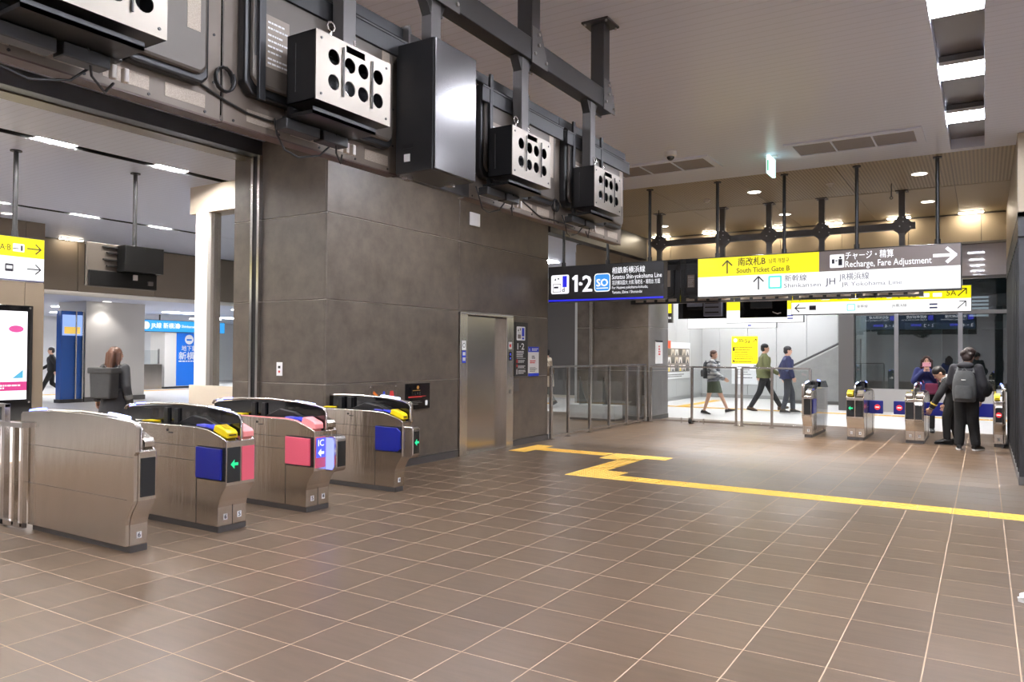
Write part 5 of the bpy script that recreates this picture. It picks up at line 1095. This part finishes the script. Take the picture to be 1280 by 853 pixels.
    # trousers or bare legs, skirt
    if bottom:
        mb = trunk(.012) if False else MB().loft([ring(P['pel']-up*.1*k, .15, .11), ring(P['pel'], .18, .13), ring(P['waist'], .155, .12)], 16)
        for s in 'LR':
            wd = J.get('wide', 1.0)
            mb.cap(P['h'+s], P['k'+s], .1*k, .072*k*wd); mb.cap(P['k'+s], P['a'+s]+(P['k'+s]-P['a'+s]).normalized()*.03*k, .072*k*wd, .06*k*wd)
        obj('trousers', remesh(mb, .015, 3), bottom, t, smooth='all')
    if skirt:
        m_, ln, fl = skirt; c0 = P['waist']; c1 = P['pel']; c2 = V(((P['kL'].x+P['kR'].x)/2*.6, (P['kL'].y+P['kR'].y)/2*.7, P['pel'].z-ln*k))
        n = 28; rg = [(c0, side*.16*k, fwd*.125*k), (c1, side*.19*k, fwd*.15*k)]
        for q in (.35, .7, 1): rg.append((c1.lerp(c2, q), side*(.19+(fl-.19)*q)*k, fwd*(.15+(fl*.85-.15)*q)*k))
        mb = MB().loft(rg, n)
        for i, p in enumerate(mb.v):
            if i >= 2*n: ang = 2*pi*(i % n)/n; q = (i//n-1)/3; p += side*cos(ang)*.014*q*cos(7*ang)+fwd*sin(ang)*.014*q*cos(7*ang)
        obj('skirt', mb, m_, t, smooth=True)
    if top:
        g = J.get('loose', .02); mb = trunk(g)
        for s in 'LR': mb.cap(P['s'+s], P['e'+s], .062*k+g*.4, .054*k+g*.4); mb.cap(P['e'+s], P['w'+s]-(P['w'+s]-P['e'+s])*.06, .054*k+g*.4, .042*k+g*.3)
        if coat: 
            c = P['pel']-up*coat*k; mb.loft([ring(P['waist'], .165+g, .125+g), ring(P['pel'], .185+g, .14+g), (c, side*(.21+g)*k, fwd*(.165+g)*k)], 16)
        o = obj('jacket', remesh(mb, .015, 3), top, t, smooth='all')
        obj('collar', MB().loft([ring(P['neck']-up*.035*k, .085, .075), ring(P['neck']+up*.02*k, .07, .065)], 16), top, o, smooth=True)
    for s in 'LR':
        a = P['a'+s]; p = J.get('f'+s+'p', 0); tw = J.get('f'+s+'t', -.12 if s == 'R' else .12)
        R = Matrix.Rotation(tw, 3, 'Z') @ Matrix.Rotation(p, 3, 'X')
        Q = lambda x, y, z: a+R@(V((x, y, z))*k)
        X1, Z1 = R@V((1, 0, 0)), R@V((0, 0, 1))
        sh = MB().loft([(Q(0, -.075, -.035), X1*.03*k, Z1*.03*k), (Q(0, -.05, -.025), X1*.042*k, Z1*.05*k), (Q(0, .02, -.02), X1*.043*k, Z1*.055*k), (Q(0, .09, -.04), X1*.046*k, Z1*.036*k), (Q(0, .15, -.048), X1*.045*k, Z1*.027*k), (Q(0, .185, -.054), X1*.025*k, Z1*.018*k)], 12)
        so = obj('shoe', sh, shoes[0], t, smooth=True)
        obj('sole', MB().loft([(Q(0, 0.055, -.085), X1*.047*k, (R@V((0, 1, 0)))*.14*k), (Q(0, .055, -.06), X1*.05*k, (R@V((0, 1, 0)))*.143*k)], 18), shoes[1], so)
    return t, P, HP, up, side, fwd, k
def backpack(label, per, m, w=.3, h=.45, d=.16, drop=.0, box=False, name='backpack'):
    t, P, HP, up, side, fwd, k = per; loc = wmat(t) @ P['chest']
    b = thing(name, label, 'bag', (0, 0, 0)); b.location = t.location; b.rotation_euler = t.rotation_euler
    c = P['chest']-fwd*(.13+d/2)*k-up*(.09+drop)
    def rg(z, a, e): return (c+up*z, side*a, fwd*e)
    if box: sh = MB().box((-w/2, -d/2, -h/2), (w/2, d/2, h/2)); sh.v = [c+side*p.x*(1-.12*(p.z < 0))+fwd*p.y+up*p.z for p in sh.v]; bd = obj('bag', sh, m, b, bevel=.025, seg=3); fl = MB().box((-w/2-.012, -d/2-.015, h/2-.06), (w/2+.012, d/2+.01, h/2+.02)); fl.v = [c+side*p.x+fwd*p.y+up*p.z for p in fl.v]; obj('lid', fl, m, b, bevel=.012)
    else:
        bd = obj('bag', MB().loft([rg(-h/2, w*.40, d*.36), rg(-h*.46, w*.48, d*.46), rg(-h*.2, w*.52, d*.55), rg(h*.15, w*.5, d*.5), rg(h*.38, w*.42, d*.42), rg(h*.5, w*.28, d*.3)], 18), m, b, smooth=True)
        pk = c-fwd*d*.5; obj('pocket', MB().loft([(pk-up*h*.38, side*w*.36, fwd*.05), (pk-up*h*.1, side*w*.38, fwd*.06), (pk+up*h*.02, side*w*.33, fwd*.045)], 14), m, b, smooth=True)
        obj('badge', MB().loft([(pk+up*h*.2-fwd*.0, side*.03, fwd*.02), (pk+up*h*.225-fwd*.0, side*.035, fwd*.02)], 8), M_PAPER, b)
    for s in (-1, 1):
        sx = side*s*w*.36
        obj('strap', MB().tube([c+up*h*.42+sx+fwd*d*.3, P['chest']+up*.17*k+side*s*.1*k-fwd*.03*k, P['chest']+up*.13*k+side*s*.12*k+fwd*.13*k, P['chest']-up*.08*k+side*s*.14*k+fwd*.13*k, c-up*h*.3+sx*1.1+fwd*d*.4], .018, 6), m, b, smooth=True)
    obj('handle', MB().tube([c+up*h*.48-side*.04, c+up*(h*.5+.04), c+up*h*.48+side*.04], .01, 6), m, b, smooth=True)
    return b
def dirs(x, y):
    v = V((x, y)).normalized(); return v, V((v.y, -v.x))          # view direction, picture right
c_black = cloth('black', (30, 30, 33)); c_dk = cloth('charcoal', (50, 50, 52)); c_black2 = cloth('jet', (22, 22, 23))
sh_b = (mat('shoe_black', (28, 27, 27), .4), mat('sole_black', (24, 24, 24), .7)); sh_w = (mat('shoe_black', (28, 27, 27), .4), mat('sole_white', (224, 222, 218), .6))
# woman with brown hair in the left hall
v, r = dirs(-10.25, 6.05); h = (v*.75+r*.65)
pw = person('woman with brown hair and charcoal coat-dress walking away behind the gates', (-10.25, 6.08, 0), h, {**walk(.22, .12), 'wR': (.26, .02, .86), 'eR': (.25, -.05, 1.1), 'loose': .03}, 1.57, c_dk, cloth('tights', (40, 40, 42)), sh_b, M_HAIRBR, 'long', headyaw=-.5, skirt=(c_dk, .42, .30))
backpack('large boxy charcoal backpack on the brown-haired woman', pw, cloth('bag_charcoal', (54, 54, 54)), .36, .40, .17, box=True)
obj('cuff', MB().cap(pw[1]['wR']+(pw[1]['eR']-pw[1]['wR'])*.35, pw[1]['wR']+(pw[1]['eR']-pw[1]['wR'])*.5, .055), cloth('cuff_grey', (110, 110, 108)), pw[0], smooth=True)
# dark figure far left
v, r = dirs(-25.5, 13.0)
person('person in black striding at the far left beside the blue cabin', (-25.5, 13.03, 0), -r, walk(.36, .2), 1.62, c_black, c_black2, sh_b, M_HAIRB)
# person half behind the lift block
v, r = dirs(-10.6, 19.05)
pb = person('person in a beige coat half hidden behind the stone lift block', (-10.62, 19.05, 0), (-r+v*.4), {**walk(.1, .05), 'loose': .035}, 1.66, cloth('beige', (206, 190, 168)), cloth('grey_trousers', (120, 122, 116)), sh_b, M_HAIRB, coat=.34)
bg = thing('shoulder_bag', 'brown shoulder bag carried by the person in the beige coat', 'bag'); bg.location = pb[0].location; bg.rotation_euler = pb[0].rotation_euler
P = pb[1]; cb = P['eL']+V((-.06, -.03, -.07)); 
obj('bag', MB().ell(cb, .09, .19, .14), cloth('bag_brown', (112, 92, 72)), bg, smooth='all'); obj('strap', MB().tube([cb+V((0, .12, .1)), P['sL']+V((-.02, .03, .06)), cb+V((0, -.12, .1))], .014, 6), MATS['cloth_bag_brown'], bg, smooth=True)
# three walkers beyond the glass fence
def knit():
    mt = cloth('knit', (176, 176, 176)); nt = mt.node_tree; b = nt.nodes['Principled BSDF']; g = nt.nodes.new('ShaderNodeNewGeometry'); mp = nt.nodes.new('ShaderNodeMapping'); mp.inputs['Scale'].default_value = (3, 3, 11); nt.links.new(g.outputs['Position'], mp.inputs[0])
    n = nt.nodes.new('ShaderNodeTexNoise'); n.inputs['Scale'].default_value = 1.6; n.inputs['Detail'].default_value = 2; nt.links.new(mp.outputs[0], n.inputs['Vector'])
    rp = nt.nodes.new('ShaderNodeValToRGB'); e = rp.color_ramp.elements; rp.color_ramp.interpolation = 'CONSTANT'; e[0].position = 0; e[0].color = (*lin((84, 86, 92)), 1); e[1].position = .44; e[1].color = (*lin((150, 152, 156)), 1)
    x = e.new(.55); x.color = (*lin((208, 208, 206)), 1); nt.links.new(n.outputs[0], rp.inputs[0]); nt.links.new(rp.outputs[0], b.inputs['Base Color']); return mt
v, r = dirs(-5.9, 19.2)
pk = person('walker in a grey patterned knit and dark green shorts beyond the fence', (-5.88, 19.22, 0), r+v*-.15, {**walk(.3, .2), 'aL': (-.09, .36, .13), 'kL': (-.09, .2, .49), 'aR': (.09, -.22, .09), 'kR': (.09, -.1, .48), 'fLp': .25, 'fRp': -.15, 'loose': .06}, 1.64, knit(), None, sh_w, M_HAIRBR, 'short', headyaw=-.35, skirt=(cloth('green_shorts', (66, 74, 56)), .36, .23))
backpack('dark backpack on the walker in the patterned knit', pk, cloth('bag_dark', (58, 60, 62)), .28, .42, .14)
v, r = dirs(-5.08, 21.2)
person('tall walker in an olive green jacket and black trousers beyond the fence', (-5.08, 21.19, 0), r+v*.1, {**walk(.32, .2), 'aL': (-.09, .40, .12), 'aR': (.09, -.34, .1), 'kR': (.09, -.12, .48), 'fRp': -.2, 'fLp': .2, 'loose': .035}, 1.83, cloth('olive', (96, 98, 62)), c_black, (mat('shoe_brown', (84, 64, 52), .5), mat('sole_black', (24, 24, 24), .7)), M_HAIRB, coat=.1)
v, r = dirs(-4.36, 20.7)
pn = person('walker in a navy jacket beyond the fence, nearest the wrapped gate', (-4.38, 20.7, 0), r+v*.2, {**walk(.2, .1), 'aR': (.09, -.12, .09), 'kR': (.09, -.02, .48), 'aL': (-.09, .16, .09), 'kL': (-.09, .14, .5), 'wR': (.22, .1, .92), 'fRp': 0, 'loose': .03}, 1.76, cloth('navy', (40, 44, 78)), cloth('dark_jeans', (58, 60, 66)), sh_w, M_HAIRB, coat=.06)
# woman holding up a pink phone
v, r = dirs(-.98, 17.3)
pp = person('woman in a blue jacket facing the camera and holding up a phone', (-.98, 17.3, 0), -v, {'eL': (-.25, .06, 1.13), 'wL': (-.06, .24, 1.36), 'eR': (.25, .06, 1.13), 'wR': (.06, .24, 1.36), 'loose': .035}, 1.52, cloth('blue_jacket', (50, 58, 112)), c_black, sh_b, cloth('hair_dark_brown', (58, 40, 34)), 'long', headpitch=-.05)
ph = thing('phone', 'pink phone held up by the woman in the blue jacket', 'phone'); ph.location = pp[0].location; ph.rotation_euler = pp[0].rotation_euler
obj('case', MB().box((-.075, .235, 1.31), (.075, .245, 1.39)), mat('phone_pink', (236, 170, 186), .3), ph, bevel=.006); obj('lens', MB().cyl((-.055, .245, 1.375), (-.055, .248, 1.375), .008, 10), M_BLACK, ph)
bg = thing('shoulder_bag', 'maroon bag on the woman holding up the phone', 'bag'); bg.location = pp[0].location; bg.rotation_euler = pp[0].rotation_euler
obj('bag', MB().box((-.2, .12, .76), (.03, .22, .98)), cloth('maroon', (112, 40, 70)), bg, bevel=.03); obj('strap', MB().tube([(-.2, .17, .98), (-.12, .14, 1.2), (.1, .03, 1.31), (.14, -.05, 1.2), (.05, .16, .98)], .012, 6), MATS['cloth_maroon'], bg, smooth=True)
# man with the backpack
pm = person('man in black with curly hair seen from behind at the closed gate', (-.25, 14.36, 0), (.12, 1), {'wide': 1.25, 'aL': (-.11, .02, .085), 'aR': (.13, .06, .085), 'hL': (-.09, 0, .9), 'eR': (.25, -.02, 1.1), 'wR': (.2, .12, .84), 'eL': (-.24, .02, 1.12), 'wL': (-.2, .22, 1.0), 'head': (.03, .05, 1.565), 'fRt': -.5, 'fLt': .15, 'loose': .04}, 1.64, cloth('black_hoodie', (44, 44, 50)), c_black2, sh_w, mat('hair_dark_curly', (44, 32, 30), .5), 'curly', headyaw=-.3, headpitch=-.25)
backpack('dark grey backpack on the curly-haired man', pm, cloth('bag_slate', (76, 78, 80)), .33, .50, .17, drop=.08)
obj('hood', MB().ell(pm[1]['neck']-pm[5]*.06+V((0, 0, -.01)), .12, .075, .06), MATS['cloth_black_hoodie'], pm[0], smooth='all')
bg = thing('shoulder_bag', 'black bag held in front of the curly-haired man at his right', 'bag'); bg.location = pm[0].location; bg.rotation_euler = pm[0].rotation_euler
obj('bag', MB().ell((.26, .1, .99), .09, .14, .13), c_black2, bg, smooth='all'); obj('strap', MB().tube([(.26, .18, 1.08), (.2, .12, 1.3), (.26, .02, 1.08)], .012, 6), c_black2, bg, smooth=True)
# station worker bending to the reader: local y = -X, local x = +Y
ps = person('station worker in black uniform bending down to touch the gate reader', (-.5, 15.22, 0), (-1, 0), {'pel': (0, -.06, .85), 'waist': (-.02, -.03, .96), 'chest': (-.05, .04, 1.07), 'neck': (-.09, .09, 1.14), 'head': (-.11, .17, 1.22), 'sL': (-.22, .04, 1.08), 'sR': (.08, .07, 1.11), 'eL': (-.26, .15, .87), 'wL': (-.22, .28, .62), 'eR': (.17, .0, .88), 'wR': (.12, .08, .68), 'hL': (-.09, -.05, .84), 'hR': (.09, -.05, .84), 'kL': (-.1, .06, .47), 'kR': (.1, -.02, .46), 'aL': (-.1, .05, .085), 'aR': (.1, -.1, .085), 'loose': .025}, 1.70, c_black, c_black2, sh_b, M_HAIRB, headpitch=-.75, headyaw=.3)
P = ps[1]; d = (P['wL']-P['eL'])
obj('gold_band', MB().cyl(P['eL']+d*.66, P['eL']+d*.74, .06, 14, r2=.058), mat('gold_braid', (220, 190, 90), .4), ps[0]); obj('shirt_cuff', MB().cyl(P['eL']+d*.9, P['eL']+d*1.02, .046, 14, r2=.042), M_PAPER, ps[0]); obj('shirt_collar', MB().cyl(P['neck']-ps[3]*.02, P['neck']+ps[3]*.03, .075, 14, r2=.07), M_PAPER, ps[0])
# person at the right edge: only the toe of a white sneaker is in the frame
person('person just outside the right edge, white sneaker toe in view', (.62, 5.69, 0), (-1, 0), {'aL': (-.0, .26, .085), 'kL': (-.06, .2, .47), 'aR': (.12, -.05, .085), 'fLt': 0, 'wL': (-.21, 0, .86), 'wR': (.21, 0, .86)}, 1.68, cloth('grey_top', (120, 120, 122)), c_black2, (mat('shoe_white', (232, 230, 226), .5), mat('sole_white', (224, 222, 218), .6)), M_HAIRB)
